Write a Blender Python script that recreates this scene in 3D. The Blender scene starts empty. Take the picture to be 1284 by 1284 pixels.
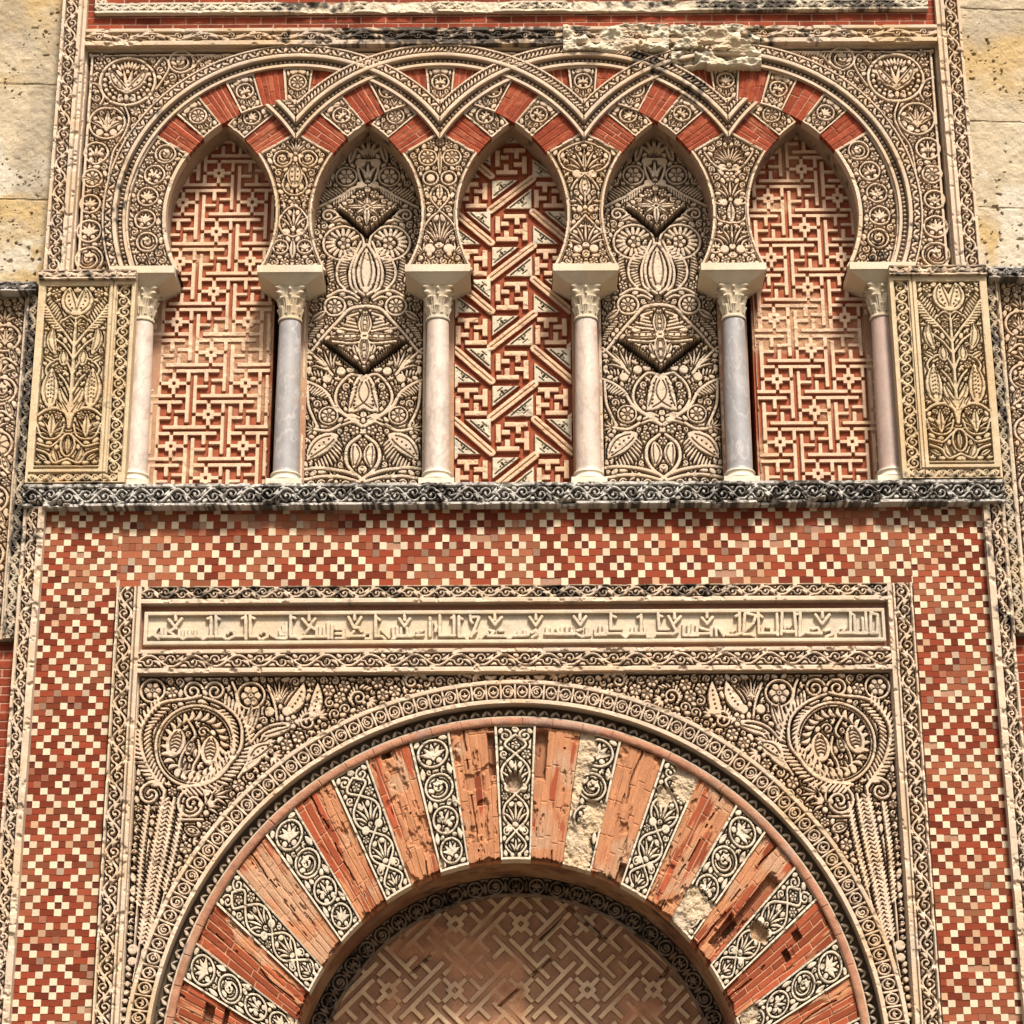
import bpy, math, random
import numpy as np
from mathutils import Matrix, Vector

# ------------------------------------------------------------------ units
# the facade is drawn in units U (250 U = 1 m): X right, Z up from the middle of the
# picture, p = how far something stands out from the face of the arch stones
S = 0.004
Z0 = 1385.0            # height of the drawing origin above the square, in U
F, TH, ROLL = 2843.0, math.radians(20.0), math.radians(-0.30)
D = F * math.cos(TH)
XC = 2.5

# ------------------------------------------------------------------ camera, sky, sun
sc = bpy.context.scene
C = sc.collection
cam_d = bpy.data.cameras.new("camera")
cam = bpy.data.objects.new("camera", cam_d)
C.objects.link(cam)
cam_d.sensor_width = 36.0
cam_d.lens = F / 1284.0 * 36.0
cam_d.clip_start = 0.1
cam_d.clip_end = 3000.0
cam.matrix_world = (Matrix.Translation((-XC * S, -D * S, (Z0 - D * math.tan(TH)) * S))
                    @ Matrix.Rotation(math.pi / 2 + TH, 4, 'X') @ Matrix.Rotation(ROLL, 4, 'Z'))
sc.camera = cam

SUN_EL, SUN_AZ = math.radians(54.0), math.radians(18.0)   # azimuth to the right of straight ahead
w = bpy.data.worlds.new("World")
sc.world = w
w.use_nodes = True
nt = w.node_tree
bg = nt.nodes.get("Background") or nt.nodes.new("ShaderNodeBackground")
sky = nt.nodes.new("ShaderNodeTexSky")
sky.sky_type = 'NISHITA'
sky.sun_disc = False
sky.sun_elevation = SUN_EL
sky.sun_rotation = math.pi - SUN_AZ
sky.air_density = 1.0
sky.dust_density = 6.0
hs = nt.nodes.new("ShaderNodeHueSaturation")      # thin high cloud: most of the blue is gone
hs.inputs["Saturation"].default_value = 0.35
nt.links.new(sky.outputs[0], hs.inputs["Color"])
nt.links.new(hs.outputs[0], bg.inputs[0])
bg.inputs[1].default_value = 0.06
sun_d = bpy.data.lights.new("sun", 'SUN')
sun_d.energy = 2.8
sun_d.angle = math.radians(10.0)
sun_d.color = (1.0, 0.925, 0.82)
sun = bpy.data.objects.new("sun", sun_d)
C.objects.link(sun)
tosun = Vector((math.sin(SUN_AZ) * math.cos(SUN_EL), -math.cos(SUN_AZ) * math.cos(SUN_EL), math.sin(SUN_EL)))
sun.rotation_euler = tosun.to_track_quat('Z', 'Y').to_euler()
sun.location = tosun * 30
sc.view_settings.view_transform = 'Standard'
sc.view_settings.look = 'None'
sc.view_settings.exposure = 1.62
sc.view_settings.gamma = 1.0

# ------------------------------------------------------------------ small maths
def at(px, py, p=0.0):
    """a point measured on the photograph (1284 px wide) -> X, Z on the plane p"""
    u, v = px - 642.0, 642.0 - py
    c, s = math.cos(ROLL), math.sin(ROLL)
    u, v = u * c - v * s, u * s + v * c
    fw = F * math.cos(TH) - v * math.sin(TH)
    up = F * math.sin(TH) + v * math.cos(TH)
    t = (D - p) / fw
    return u * t - XC, up * t - D * math.tan(TH)

def _hash(ix, iy, seed):
    h = (ix.astype(np.int64) * 374761393 + iy.astype(np.int64) * 668265263 + seed * 974711) & 0xFFFFFFFF
    h = ((h ^ (h >> 13)) * 1274126177) & 0xFFFFFFFF
    h = h ^ (h >> 16)
    return (h & 0xFFFF) / 65535.0

def vnoise(x, y, scale, seed):
    x = np.asarray(x, float) / scale
    y = np.asarray(y, float) / scale
    ix, iy = np.floor(x), np.floor(y)
    fx, fy = x - ix, y - iy
    fx, fy = fx * fx * (3 - 2 * fx), fy * fy * (3 - 2 * fy)
    a, b = _hash(ix, iy, seed), _hash(ix + 1, iy, seed)
    c, d = _hash(ix, iy + 1, seed), _hash(ix + 1, iy + 1, seed)
    return (a + (b - a) * fx) * (1 - fy) + (c + (d - c) * fx) * fy

def fbm(x, y, scale, seed, n=3):
    o, a, t = 0, 1.0, 0
    for i in range(n):
        o = o + a * vnoise(x, y, scale / 2 ** i, seed + 17 * i)
        t += a
        a *= 0.55
    return o / t

def sstep(x, a, b):
    t = np.clip((x - a) / (b - a), 0, 1)
    return t * t * (3 - 2 * t)

# ------------------------------------------------------------------ colours (stone, brick, mortar and soot)
CREAM = (0.68, 0.515, 0.37)
PALE = (0.70, 0.60, 0.45)
OCHRE = (0.58, 0.385, 0.20)
GREY = (0.42, 0.37, 0.32)
SOOT = (0.060, 0.050, 0.043)
RED = (0.245, 0.048, 0.022)
ORANGE = (0.50, 0.235, 0.125)
MORTAR = (0.62, 0.40, 0.28)

def tone(X, Z, base=CREAM, seed=1, ochre=0.35, grey=0.25, var=0.16, soot=0.0, sscale=7.0):
    X, Z = np.asarray(X, float), np.asarray(Z, float)
    c = np.empty(X.shape + (3,))
    c[:] = base
    n = fbm(X, Z, 14, seed + 3)
    c *= (1 + var * 2 * (n - 0.5))[..., None]
    m = (sstep(fbm(X, Z, 55, seed), 0.46, 0.68) * ochre)[..., None]
    c = c * (1 - m) + np.array(OCHRE) * m
    m = (sstep(fbm(X, Z, 45, seed + 9), 0.5, 0.72) * grey)[..., None]
    c = c * (1 - m) + np.array(GREY) * m
    if soot is not None and np.any(np.asarray(soot) > 0):
        n = 0.55 * fbm(X, Z, sscale, seed + 21, 3) + 0.45 * fbm(X, Z, 34, seed + 5)
        th = 0.78 - 0.5 * np.asarray(soot)
        m = (0.93 * sstep(n, th - 0.11, th + 0.13))[..., None]
        c = c * (1 - m) + np.array(SOOT) * m
    return c

# ------------------------------------------------------------------ materials
def make_mat(name, rough=0.88, grain=0.22, scale=220.0, bump=0.25, col=None):
    m = bpy.data.materials.new(name)
    m.use_nodes = True
    t = m.node_tree
    b = t.nodes["Principled BSDF"]
    b.inputs["Roughness"].default_value = rough
    if "Specular IOR Level" in b.inputs:
        b.inputs["Specular IOR Level"].default_value = 0.08 if rough > 0.6 else 0.4
    geo = t.nodes.new("ShaderNodeNewGeometry")
    n1 = t.nodes.new("ShaderNodeTexNoise")
    n1.inputs["Scale"].default_value = scale
    n1.inputs["Detail"].default_value = 4
    n1.inputs["Roughness"].default_value = 0.65
    t.links.new(geo.outputs["Position"], n1.inputs["Vector"])
    mr = t.nodes.new("ShaderNodeMapRange")
    mr.inputs["From Min"].default_value = 0.25
    mr.inputs["From Max"].default_value = 0.75
    mr.inputs["To Min"].default_value = 1 - grain
    mr.inputs["To Max"].default_value = 1 + grain
    t.links.new(n1.outputs[0], mr.inputs["Value"])
    if col is None:
        a = t.nodes.new("ShaderNodeVertexColor")
        a.layer_name = "col"
        src = a.outputs["Color"]
    else:
        n2 = t.nodes.new("ShaderNodeTexNoise")
        n2.inputs["Scale"].default_value = 5.0
        n2.inputs["Detail"].default_value = 5
        t.links.new(geo.outputs["Position"], n2.inputs["Vector"])
        cr = t.nodes.new("ShaderNodeValToRGB")
        cr.color_ramp.elements[0].position = 0.3
        cr.color_ramp.elements[1].position = 0.7
        cr.color_ramp.elements[0].color = (*[v * 0.8 for v in col], 1)
        cr.color_ramp.elements[1].color = (*[min(1, v * 1.15) for v in col], 1)
        t.links.new(n2.outputs[0], cr.inputs[0])
        src = cr.outputs[0]
    mx = t.nodes.new("ShaderNodeVectorMath")
    mx.operation = 'MULTIPLY'
    t.links.new(src, mx.inputs[0])
    t.links.new(mr.outputs[0], mx.inputs[1])
    t.links.new(mx.outputs[0], b.inputs["Base Color"])
    bp = t.nodes.new("ShaderNodeBump")
    bp.inputs["Strength"].default_value = bump
    bp.inputs["Distance"].default_value = 0.006
    t.links.new(n1.outputs[0], bp.inputs["Height"])
    t.links.new(bp.outputs[0], b.inputs["Normal"])
    return m

M_STONE = make_mat("carved_limestone")
M_BRICK = make_mat("weathered_brick", grain=0.25, scale=160.0, bump=0.3)
M_TILE = make_mat("mosaic_brick", grain=0.18, scale=200.0)
M_ASHLAR = make_mat("ashlar_limestone", grain=0.2, scale=120.0, bump=0.4)
M_MARBLE = make_mat("polished_marble", rough=0.5, grain=0.12, scale=60.0, bump=0.08)
M_GROUND = make_mat("paving_stone", col=(0.13, 0.11, 0.085), scale=20)

# ------------------------------------------------------------------ things and parts
ALB = 0.62
def thing(name, label, cat, loc, group=None):
    o = bpy.data.objects.new(name, None)
    o.empty_display_size = 0.1
    C.objects.link(o)
    o.location = (loc[0] * S, -loc[2] * S if len(loc) > 2 else 0.0, (loc[1] + Z0) * S)
    tag(o, label, cat, group)
    return o

def tag(o, label=None, cat=None, group=None, kind=None):
    if label: o["label"] = label
    if cat: o["category"] = cat
    if group: o["group"] = group
    if kind: o["kind"] = kind
    return o

def build(name, V, Fc, mat, parent=None, col=None, smooth=False):
    """V (n,3) metres, Fc (m,4) quads; origin at the foot of the mesh"""
    V = np.asarray(V, float)
    Fc = np.asarray(Fc, np.int32)
    lo, hi = V.min(0), V.max(0)
    org = np.array([(lo[0] + hi[0]) / 2, hi[1], lo[2]])
    me = bpy.data.meshes.new(name)
    me.vertices.add(len(V))
    me.vertices.foreach_set("co", (V - org).astype(np.float32).ravel())
    k = Fc.shape[1]
    me.loops.add(Fc.size)
    me.loops.foreach_set("vertex_index", Fc.ravel())
    me.polygons.add(len(Fc))
    me.polygons.foreach_set("loop_start", np.arange(0, Fc.size, k, dtype=np.int32))
    me.polygons.foreach_set("loop_total", np.full(len(Fc), k, np.int32))
    me.polygons.foreach_set("use_smooth", np.full(len(Fc), bool(smooth)))
    me.update(calc_edges=True)
    if col is not None:
        a = me.color_attributes.new("col", 'FLOAT_COLOR', 'POINT')
        cc = np.ones((len(V), 4), np.float32)
        cc[:, :3] = np.clip(np.asarray(col) * ALB, 0.004, 0.9)
        a.data.foreach_set("color", cc.ravel())
    me.materials.append(mat)
    o = bpy.data.objects.new(name, me)
    C.objects.link(o)
    if parent is not None:
        o.parent = parent
        o.location = Vector(org) - parent.location
    else:
        o.location = Vector(org)
    return o

GROUND = np.array((0.20, 0.175, 0.155))     # grime and recess shade painted into the sunk ground of the carvings
def relief(name, H, mapf, mat, parent=None, mask=None, back=-40.0, res=0.9, col=None, smooth=False, top=None, gnd=None):
    """height field H (rows v, columns u; absolute p) laid on the wall by mapf(u,v)->X,Z"""
    nv, nu = H.shape
    uu, vv = np.meshgrid(np.arange(nu) * res, np.arange(nv) * res)
    X, Z = mapf(uu, vv)
    if col is None:
        col = tone(X, Z)
    elif callable(col):
        col = col(X, Z, uu, vv)
    if top is not None:
        t3 = top[..., None]
        col = col * (t3 + (1 - t3) * (GROUND if gnd is None else np.array(gnd)))
    idx = np.arange(nv * nu).reshape(nv, nu)
    q = np.stack([idx[:-1, :-1], idx[:-1, 1:], idx[1:, 1:], idx[1:, :-1]], -1)
    if mask is not None:
        mk = mask(X, Z, uu, vv) if callable(mask) else mask
        keep = mk[:-1, :-1] & mk[:-1, 1:] & mk[1:, 1:] & mk[1:, :-1]
        q = q[keep]
    q = q.reshape(-1, 4)
    i, j = nv // 2, nu // 2
    dx1, dz1 = X[i, j + 1 if j + 1 < nu else j] - X[i, j - 1], Z[i, j + 1 if j + 1 < nu else j] - Z[i, j - 1]
    dx2, dz2 = X[i + 1 if i + 1 < nv else i, j] - X[i - 1, j], Z[i + 1 if i + 1 < nv else i, j] - Z[i - 1, j]
    if dx1 * dz2 - dz1 * dx2 < 0:
        q = q[:, ::-1]
    P = np.stack([X.ravel() * S, -H.ravel() * S, (Z.ravel() + Z0) * S], -1)
    cc = col.reshape(-1, 3)
    # skirt along every open edge
    e = np.concatenate([q[:, [0, 1]], q[:, [1, 2]], q[:, [2, 3]], q[:, [3, 0]]])
    key = np.sort(e, 1)
    key = key[:, 0].astype(np.int64) * (nv * nu) + key[:, 1]
    un, inv, cnt = np.unique(key, return_inverse=True, return_counts=True)
    be = e[cnt[inv] == 1]
    bv = np.unique(be)
    rem = np.full(nv * nu, -1, np.int64)
    used = np.unique(q)
    rem[used] = np.arange(len(used))
    rb = np.full(nv * nu, -1, np.int64)
    rb[bv] = len(used) + np.arange(len(bv))
    PB = P[bv].copy()
    PB[:, 1] = -back * S
    V = np.concatenate([P[used], PB])
    cc = np.concatenate([cc[used], cc[bv]])
    sk = np.stack([rem[be[:, 1]], rem[be[:, 0]], rb[be[:, 0]], rb[be[:, 1]]], -1)
    Fc = np.concatenate([rem[q], sk])
    return build(name, V, Fc, mat, parent, cc, smooth)

def rect(x0, z0):
    return lambda u, v: (x0 + u, z0 + v)

def upright(x0, z0):           # long side of the drawing runs up the wall
    return lambda u, v: (x0 + v, z0 + u)

def polar(cx, cz, r0, a0, rm):  # u along the arc (clockwise from angle a0, measured from straight up), v outwards
    def f(u, v):
        a = a0 + u / rm
        return cx + (r0 + v) * np.sin(a), cz + (r0 + v) * np.cos(a)
    return f

# ------------------------------------------------------------------ the carver: strokes -> height field
class Rel:
    def __init__(s, w, h, res=0.9, sym=None):
        s.w, s.h, s.res, s.sym = w, h, res, sym
        s.oy, s.k, s.isl = 0.0, 1.0, None
        s.nu, s.nv = int(round(w / res)) + 1, int(round(h / res)) + 1
        s.D = np.full((s.nv, s.nu), 9.0)
        s.K = np.full((s.nv, s.nu), 9.0)
        s.L = np.zeros((s.nv, s.nu))
        s.U, s.Vv = np.meshgrid(np.arange(s.nu) * res, np.arange(s.nv) * res)
        s.rng = random.Random(int(w * 7 + h * 13))

    def _seg(s, A, x0, y0, x1, y1, w0, w1):
        pad = max(w0, w1) + 6.5
        r = s.res
        i0, i1 = max(0, int((min(y0, y1) - pad) / r)), min(s.nv, int((max(y0, y1) + pad) / r) + 2)
        j0, j1 = max(0, int((min(x0, x1) - pad) / r)), min(s.nu, int((max(x0, x1) + pad) / r) + 2)
        if i0 >= i1 or j0 >= j1:
            return
        X, Y = s.U[i0:i1, j0:j1], s.Vv[i0:i1, j0:j1]
        dx, dy = x1 - x0, y1 - y0
        L2 = dx * dx + dy * dy
        if L2 < 1e-9:
            d = np.hypot(X - x0, Y - y0) - w0
        else:
            t = np.clip(((X - x0) * dx + (Y - y0) * dy) / L2, 0, 1)
            d = np.hypot(X - x0 - t * dx, Y - y0 - t * dy) - (w0 + (w1 - w0) * t)
        np.minimum(A[i0:i1, j0:j1], d, out=A[i0:i1, j0:j1])

    def _poly(s, A, P, W):
        n = len(P)
        if s.oy: P = [(x, y + s.oy) for x, y in P]
        if not hasattr(W, '__len__'):
            W = [W] * n
        elif len(W) != n:
            W = np.interp(np.linspace(0, 1, n), np.linspace(0, 1, len(W)), W)
        if n == 1:
            s._seg(A, *P[0], *P[0], W[0], W[0])
        for k in range(n - 1):
            s._seg(A, *P[k], *P[k + 1], W[k], W[k + 1])

    def _both(s, A, P, W):
        s._poly(A, P, W)
        if s.sym is not None:
            s._poly(A, [(2 * s.sym - x, y) for x, y in P], W)

    def stroke(s, P, w=2.6, smooth=True):
        if smooth and len(P) > 2:
            P = crom(P)
        hw = [s.k * q / 2 for q in w] if hasattr(w, '__len__') else s.k * w / 2
        s._both(s.D, P, hw)

    def cut(s, P, w=1.2, smooth=True):
        if smooth and len(P) > 2:
            P = crom(P)
        s._both(s.K, P, w / 2)

    def disk(s, x, y, r):
        s._both(s.D, [(x, y)], r)

    def bar(s, a, b, hw):
        cx, cy = (a[0] + b[0]) / 2, (a[1] + b[1]) / 2
        hx, hy = abs(a[0] - b[0]) / 2, abs(a[1] - b[1]) / 2
        hx, hy = (hx, hw) if hx > hy else (hw, hy)
        np.minimum(s.D, np.maximum(np.abs(s.U - cx) - hx, np.abs(s.Vv - cy) - hy), out=s.D)

    def hole(s, x, y, r):
        s._both(s.K, [(x, y)], r)

    def ring(s, x, y, r, w=2.4, ry=None):
        n = max(14, int(r * 1.6))
        ry = ry or r
        P = [(x + r * math.cos(2 * math.pi * k / n), y + ry * math.sin(2 * math.pi * k / n)) for k in range(n + 1)]
        s._both(s.D, P, w / 2)

    def cutring(s, x, y, r, w=1.2):
        n = max(12, int(r * 1.6))
        P = [(x + r * math.cos(2 * math.pi * k / n), y + r * math.sin(2 * math.pi * k / n)) for k in range(n + 1)]
        s._both(s.K, P, w / 2)

    def leaf(s, x0, y0, x1, y1, wd, vein=0, dots=False, bend=0.0):
        n = 8
        L = math.hypot(x1 - x0, y1 - y0)
        nx, ny = -(y1 - y0) / L, (x1 - x0) / L
        P, W = [], []
        for k in range(n + 1):
            t = k / n
            b = bend * L * math.sin(math.pi * t)
            P.append((x0 + (x1 - x0) * t + nx * b, y0 + (y1 - y0) * t + ny * b))
            W.append(max(0.3, wd / 2 * math.sin(math.pi * (0.06 + 0.9 * t) ** 0.85)))
        s._both(s.D, P, W)
        if vein:
            s.cut(P[1:-1], vein, False)
        if dots:
            for k in range(2, n - 1):
                s.hole(*P[k], 0.95)

    def bigleaf(s, x0, y0, x1, y1, wd, bend=0.0, ticks=5):
        """a broad leaf with a raised rim, a sunk groove and a pierced midrib"""
        s.leaf(x0, y0, x1, y1, wd, bend=bend)
        L = math.hypot(x1 - x0, y1 - y0)
        ux, uy = (x1 - x0) / L, (y1 - y0) / L
        n = 10
        for sg in (-1, 1):
            P = []
            for k in range(n + 1):
                t = 0.1 + 0.8 * k / n
                b = bend * L * math.sin(math.pi * t) + sg * 0.29 * wd * math.sin(math.pi * (0.02 + 0.96 * t) ** 0.85)
                P.append((x0 + (x1 - x0) * t - uy * b, y0 + (y1 - y0) * t + ux * b))
            s.cut(P, 1.1, False)
        for k in range(ticks):
            t = 0.2 + 0.62 * k / max(1, ticks - 1)
            b = bend * L * math.sin(math.pi * t)
            s.hole(x0 + (x1 - x0) * t - uy * b, y0 + (y1 - y0) * t + ux * b, 1.0)

    def rosette(s, x, y, r, n=6, rot=0.0):
        for k in range(n):
            a = rot + 2 * math.pi * k / n
            s.disk(x + 0.62 * r * math.cos(a), y + 0.62 * r * math.sin(a), 0.36 * r)
            s.cut([(x + 0.30 * r * math.cos(a + math.pi / n), y + 0.30 * r * math.sin(a + math.pi / n)),
                   (x + r * math.cos(a + math.pi / n), y + r * math.sin(a + math.pi / n))], 0.9, False)
        s.disk(x, y, 0.5 * r)
        s.cutring(x, y, 0.3 * r, 0.9)
        if r > 6:
            s.hole(x, y, 0.7)

    def spiral(s, x, y, r, a0, turns=1.25, d=1, w=2.3, ball=True):
        n = int(14 * turns) + 4
        P = []
        for k in range(n + 1):
            t = k / n
            a = a0 + d * 2 * math.pi * turns * t
            q = r * (1 - 0.80 * t)
            P.append((x + q * math.cos(a), y + q * math.sin(a)))
        s._both(s.D, P, np.linspace(w / 2, w / 2.6, len(P)))
        if ball and r > 3.4:
            s._both(s.D, [P[-1]], min(1.9, 0.30 * r))

    def fan(s, x, y, r, ang, n=5, spread=2.4, wd=None, base=True):
        """palmette: n leaves spreading from (x,y) about direction ang"""
        wd = (wd or r * spread / n) * max(0.46, 0.68 - 0.007 * r)
        for k in range(n):
            t = (k - (n - 1) / 2) / max(1, (n - 1) / 2)
            a = ang + t * spread / 2
            q = r * (1 - 0.16 * abs(t))
            s.leaf(x + 0.2 * r * math.cos(a), y + 0.2 * r * math.sin(a), x + q * math.cos(a), y + q * math.sin(a), wd, vein=1.1 if wd > 4.6 else 0, bend=-0.10 * t)
        if base:
            for sg in (-1, 1):
                a = ang + sg * 2.0
                s.disk(x + 0.34 * r * math.cos(a), y + 0.34 * r * math.sin(a), 0.17 * r)

    def curlpalm(s, x, y, r, a0, d):
        """half palmette: a curl with leaflets standing off its back"""
        s.spiral(x, y, r * 0.58, a0, 1.3, d, 2.2)
        for k in range(9):
            a = a0 + d * k * 0.52
            b = a + d * 0.35
            q = r * (0.98 - 0.03 * k)
            s.leaf(x + r * 0.66 * math.cos(a), y + r * 0.66 * math.sin(a), x + q * math.cos(b), y + q * math.sin(b), max(2.6, r * 0.26))

    def medallion(s, x, y, r, kind=0, w=2.6, ang=math.pi / 2):
        s.ring(x, y, r - w / 2, w)
        q = r - w - 1.5
        ca, sa = math.cos(ang), math.sin(ang)
        if kind == 0:
            s.fan(x - 0.5 * q * ca, y - 0.5 * q * sa, q * 1.42, ang, 5, 2.1)
            for sg in (-1, 1):
                a = ang + sg * 2.35
                s.leaf(x - 0.62 * q * ca, y - 0.62 * q * sa, x + 0.9 * q * math.cos(a - sg * 0.9), y + 0.9 * q * math.sin(a - sg * 0.9), q * 0.28, bend=-0.18 * sg)
        elif kind == 1:
            s.rosette(x, y, q, 8 if q > 7 else 6, ang)
        elif kind == 2:
            s.spiral(x, y, q * 0.92, ang + 2.2, 1.3, 1, 2.2)
            s.fan(x + 0.1 * q * ca, y + 0.1 * q * sa, q * 0.72, ang, 3, 1.8)
        else:
            s.fan(x - 0.6 * q * ca, y - 0.6 * q * sa, q * 1.5, ang, 3, 1.2, q * 0.5)
            for sg in (-1, 1):
                a = ang + sg * 1.9
                s.disk(x + 0.6 * q * math.cos(a), y + 0.6 * q * math.sin(a), q * 0.24)
                a = ang + sg * 1.0
                s.disk(x + 0.74 * q * math.cos(a), y + 0.74 * q * math.sin(a), q * 0.2)

    def teeth(s, P, ln, step, lean, w=2.2, side=1, taper=True):
        """row of little leaflets along a stem"""
        P = crom(P)
        acc = 0
        tot = sum(math.dist(P[k], P[k + 1]) for k in range(len(P) - 1))
        run = 0
        for k in range(len(P) - 1):
            L = math.dist(P[k], P[k + 1])
            if L < 1e-6:
                continue
            tx, ty = (P[k + 1][0] - P[k][0]) / L, (P[k + 1][1] - P[k][1]) / L
            while acc < L:
                x, y = P[k][0] + tx * acc, P[k][1] + ty * acc
                f = (run + acc) / tot
                q = ln * ((0.55 + 0.45 * math.sin(math.pi * min(1, f * 1.1 + 0.05))) if taper else 1)
                ca, sa = math.cos(lean), math.sin(lean) * side
                dx, dy = tx * ca - ty * sa, tx * sa + ty * ca
                s._both(s.D, [(x, y), (x + dx * q * 0.6, y + dy * q * 0.6), (x + dx * q, y + dy * q)], [w * 0.38, w * 0.55, w * 0.35])
                acc += step
            acc -= L
            run += L

    def limit(s, fn):
        """everything where fn(U,V) is True is left for other stones"""
        s.M = fn(s.U, s.Vv)
        return s

    def border(s, l=0, r=0, b=0, t=0):
        if l: np.minimum(s.D, s.U - l, out=s.D)
        if r: np.minimum(s.D, (s.w - s.U) - r, out=s.D)
        if b: np.minimum(s.D, s.Vv - b, out=s.D)
        if t: np.minimum(s.D, (s.h - s.Vv) - t, out=s.D)

    def fill(s, gap=1.5, rmin=1.15, maxn=2500, region=None, rmax=6.0, curl=3.0):
        """horror vacui: curls, trefoils and buds cut into whatever ground is left"""
        ok = np.ones_like(s.D, bool) if region is None else region
        rmin = max(rmin, 2.3)
        s.isl, s.islok = gap + 1.0, ok
        edge = np.minimum(np.minimum(s.U, s.w - s.U), np.minimum(s.Vv, s.h - s.Vv)) + 1.0
        rg = s.rng
        for _ in range(maxn):
            A = np.where(ok, np.minimum(s.D, edge), -9)
            i, j = np.unravel_index(np.argmax(A), A.shape)
            d = A[i, j]
            r = min(d - gap, rmax)
            if r < rmin:
                break
            x, y = s.U[i, j], s.Vv[i, j]
            if s.sym is not None and abs(x - s.sym) < r:
                x = s.sym
            if r > 9.5:
                s.curlpalm(x, y, r, rg.random() * 6.3, rg.choice((-1, 1)))
            elif r > 4.4:
                if rg.random() < 0.5:
                    s.rosette(x, y, r, 6, rg.random())
                else:
                    s.spiral(x, y, r - 0.6, rg.random() * 6.3, 1.15, rg.choice((-1, 1)), 2.1)
            elif r > curl:
                if rg.random() < 0.6:
                    a = rg.random() * 6.3
                    s.fan(x - 0.7 * r * math.cos(a), y - 0.7 * r * math.sin(a), 1.75 * r, a, 3, 1.9, base=False)
                else:
                    s.spiral(x, y, r - 0.4, rg.random() * 6.3, 0.95, rg.choice((-1, 1)), 1.9)
            else:
                # a bud stretched along the free ground
                best, ba = -1, 0
                for k in range(8):
                    a = math.pi * k / 8
                    e = 0
                    for sg in (-1, 1):
                        for q in (1.5, 2.4):
                            ii, jj = int(round((y + sg * r * q * math.sin(a)) / s.res)), int(round((x + sg * r * q * math.cos(a)) / s.res))
                            if 0 <= ii < s.nv and 0 <= jj < s.nu and ok[ii, jj]:
                                e += min(s.D[ii, jj], gap + 1.2)
                    if e > best:
                        best, ba = e, a
                c_, s_ = math.cos(ba), math.sin(ba)
                ends = []
                for sg in (-1, 1):
                    q = 0.0
                    bx, by = 0.0, 0.0
                    bend = rg.choice((-1, 1)) * 0.05
                    while q < 8.0:
                        q += 0.9
                        nx_, ny_ = sg * q * c_ - s_ * bend * q * q, sg * q * s_ + c_ * bend * q * q
                        ii, jj = int(round((y + ny_) / s.res)), int(round((x + nx_) / s.res))
                        if not (0 <= ii < s.nv and 0 <= jj < s.nu and ok[ii, jj]) or s.D[ii, jj] < gap + 0.55:
                            break
                        bx, by = nx_, ny_
                    ends.append((x + bx, y + by))
                P_ = [ends[0], ((ends[0][0] + x) / 2, (ends[0][1] + y) / 2), (x, y), ((ends[1][0] + x) / 2, (ends[1][1] + y) / 2), ends[1]]
                s._both(s.D, P_, [0.35, r * 0.85, r, r * 0.8, 0.3])
        return s

    def height(s, p0, d=6.0, dc=3.2, wear=0.35, X=None, Z=None, seed=5):
        if s.isl:        # what is left between the motifs stays as flat leaf ground, outlined by a drilled groove
            B = s.isl - s.D
            lines = np.abs(s.D - s.isl - 2.3) - 0.42
            s.K = np.where(s.islok & (s.D > s.isl), np.minimum(s.K, lines), s.K)
            s.D = np.where(s.islok, np.minimum(s.D, B), s.D)
            s.isl = None
        k = 0.5 * s.res + 0.10
        top = np.clip(0.5 - (s.D - 0.45) / (2 * k), 0, 1)
        s.top = sstep(top, 0.15, 0.7) * (1 - 0.75 * np.clip(0.5 - s.K / (2 * k), 0, 1))
        H = d * top + 0.25 * np.clip(-s.D - 0.2, 0, 1.8) / 1.8 * top
        H -= np.minimum(dc, d * 0.6) * np.clip(0.5 - s.K / (2 * k), 0, 1) * top
        n = fbm(s.U + seed * 31.7, s.Vv + seed * 17.3, 11, seed)
        H *= 1 - wear * sstep(n, 0.52, 0.8)
        H += 0.35 * (fbm(s.U, s.Vv, 5, seed + 2, 2) - 0.5)
        return p0 + H + s.L

def crom(P, n=5):
    Q = [P[0]] + list(P) + [P[-1]]
    out = []
    for k in range(1, len(Q) - 2):
        p0, p1, p2, p3 = Q[k - 1], Q[k], Q[k + 1], Q[k + 2]
        for i in range(n):
            t = i / n
            out.append(tuple(0.5 * ((2 * p1[a]) + (-p0[a] + p2[a]) * t + (2 * p0[a] - 5 * p1[a] + 4 * p2[a] - p3[a]) * t * t
                                    + (-p0[a] + 3 * p1[a] - 3 * p2[a] + p3[a]) * t ** 3) for a in (0, 1)))
    out.append(P[-1])
    return out

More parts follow.
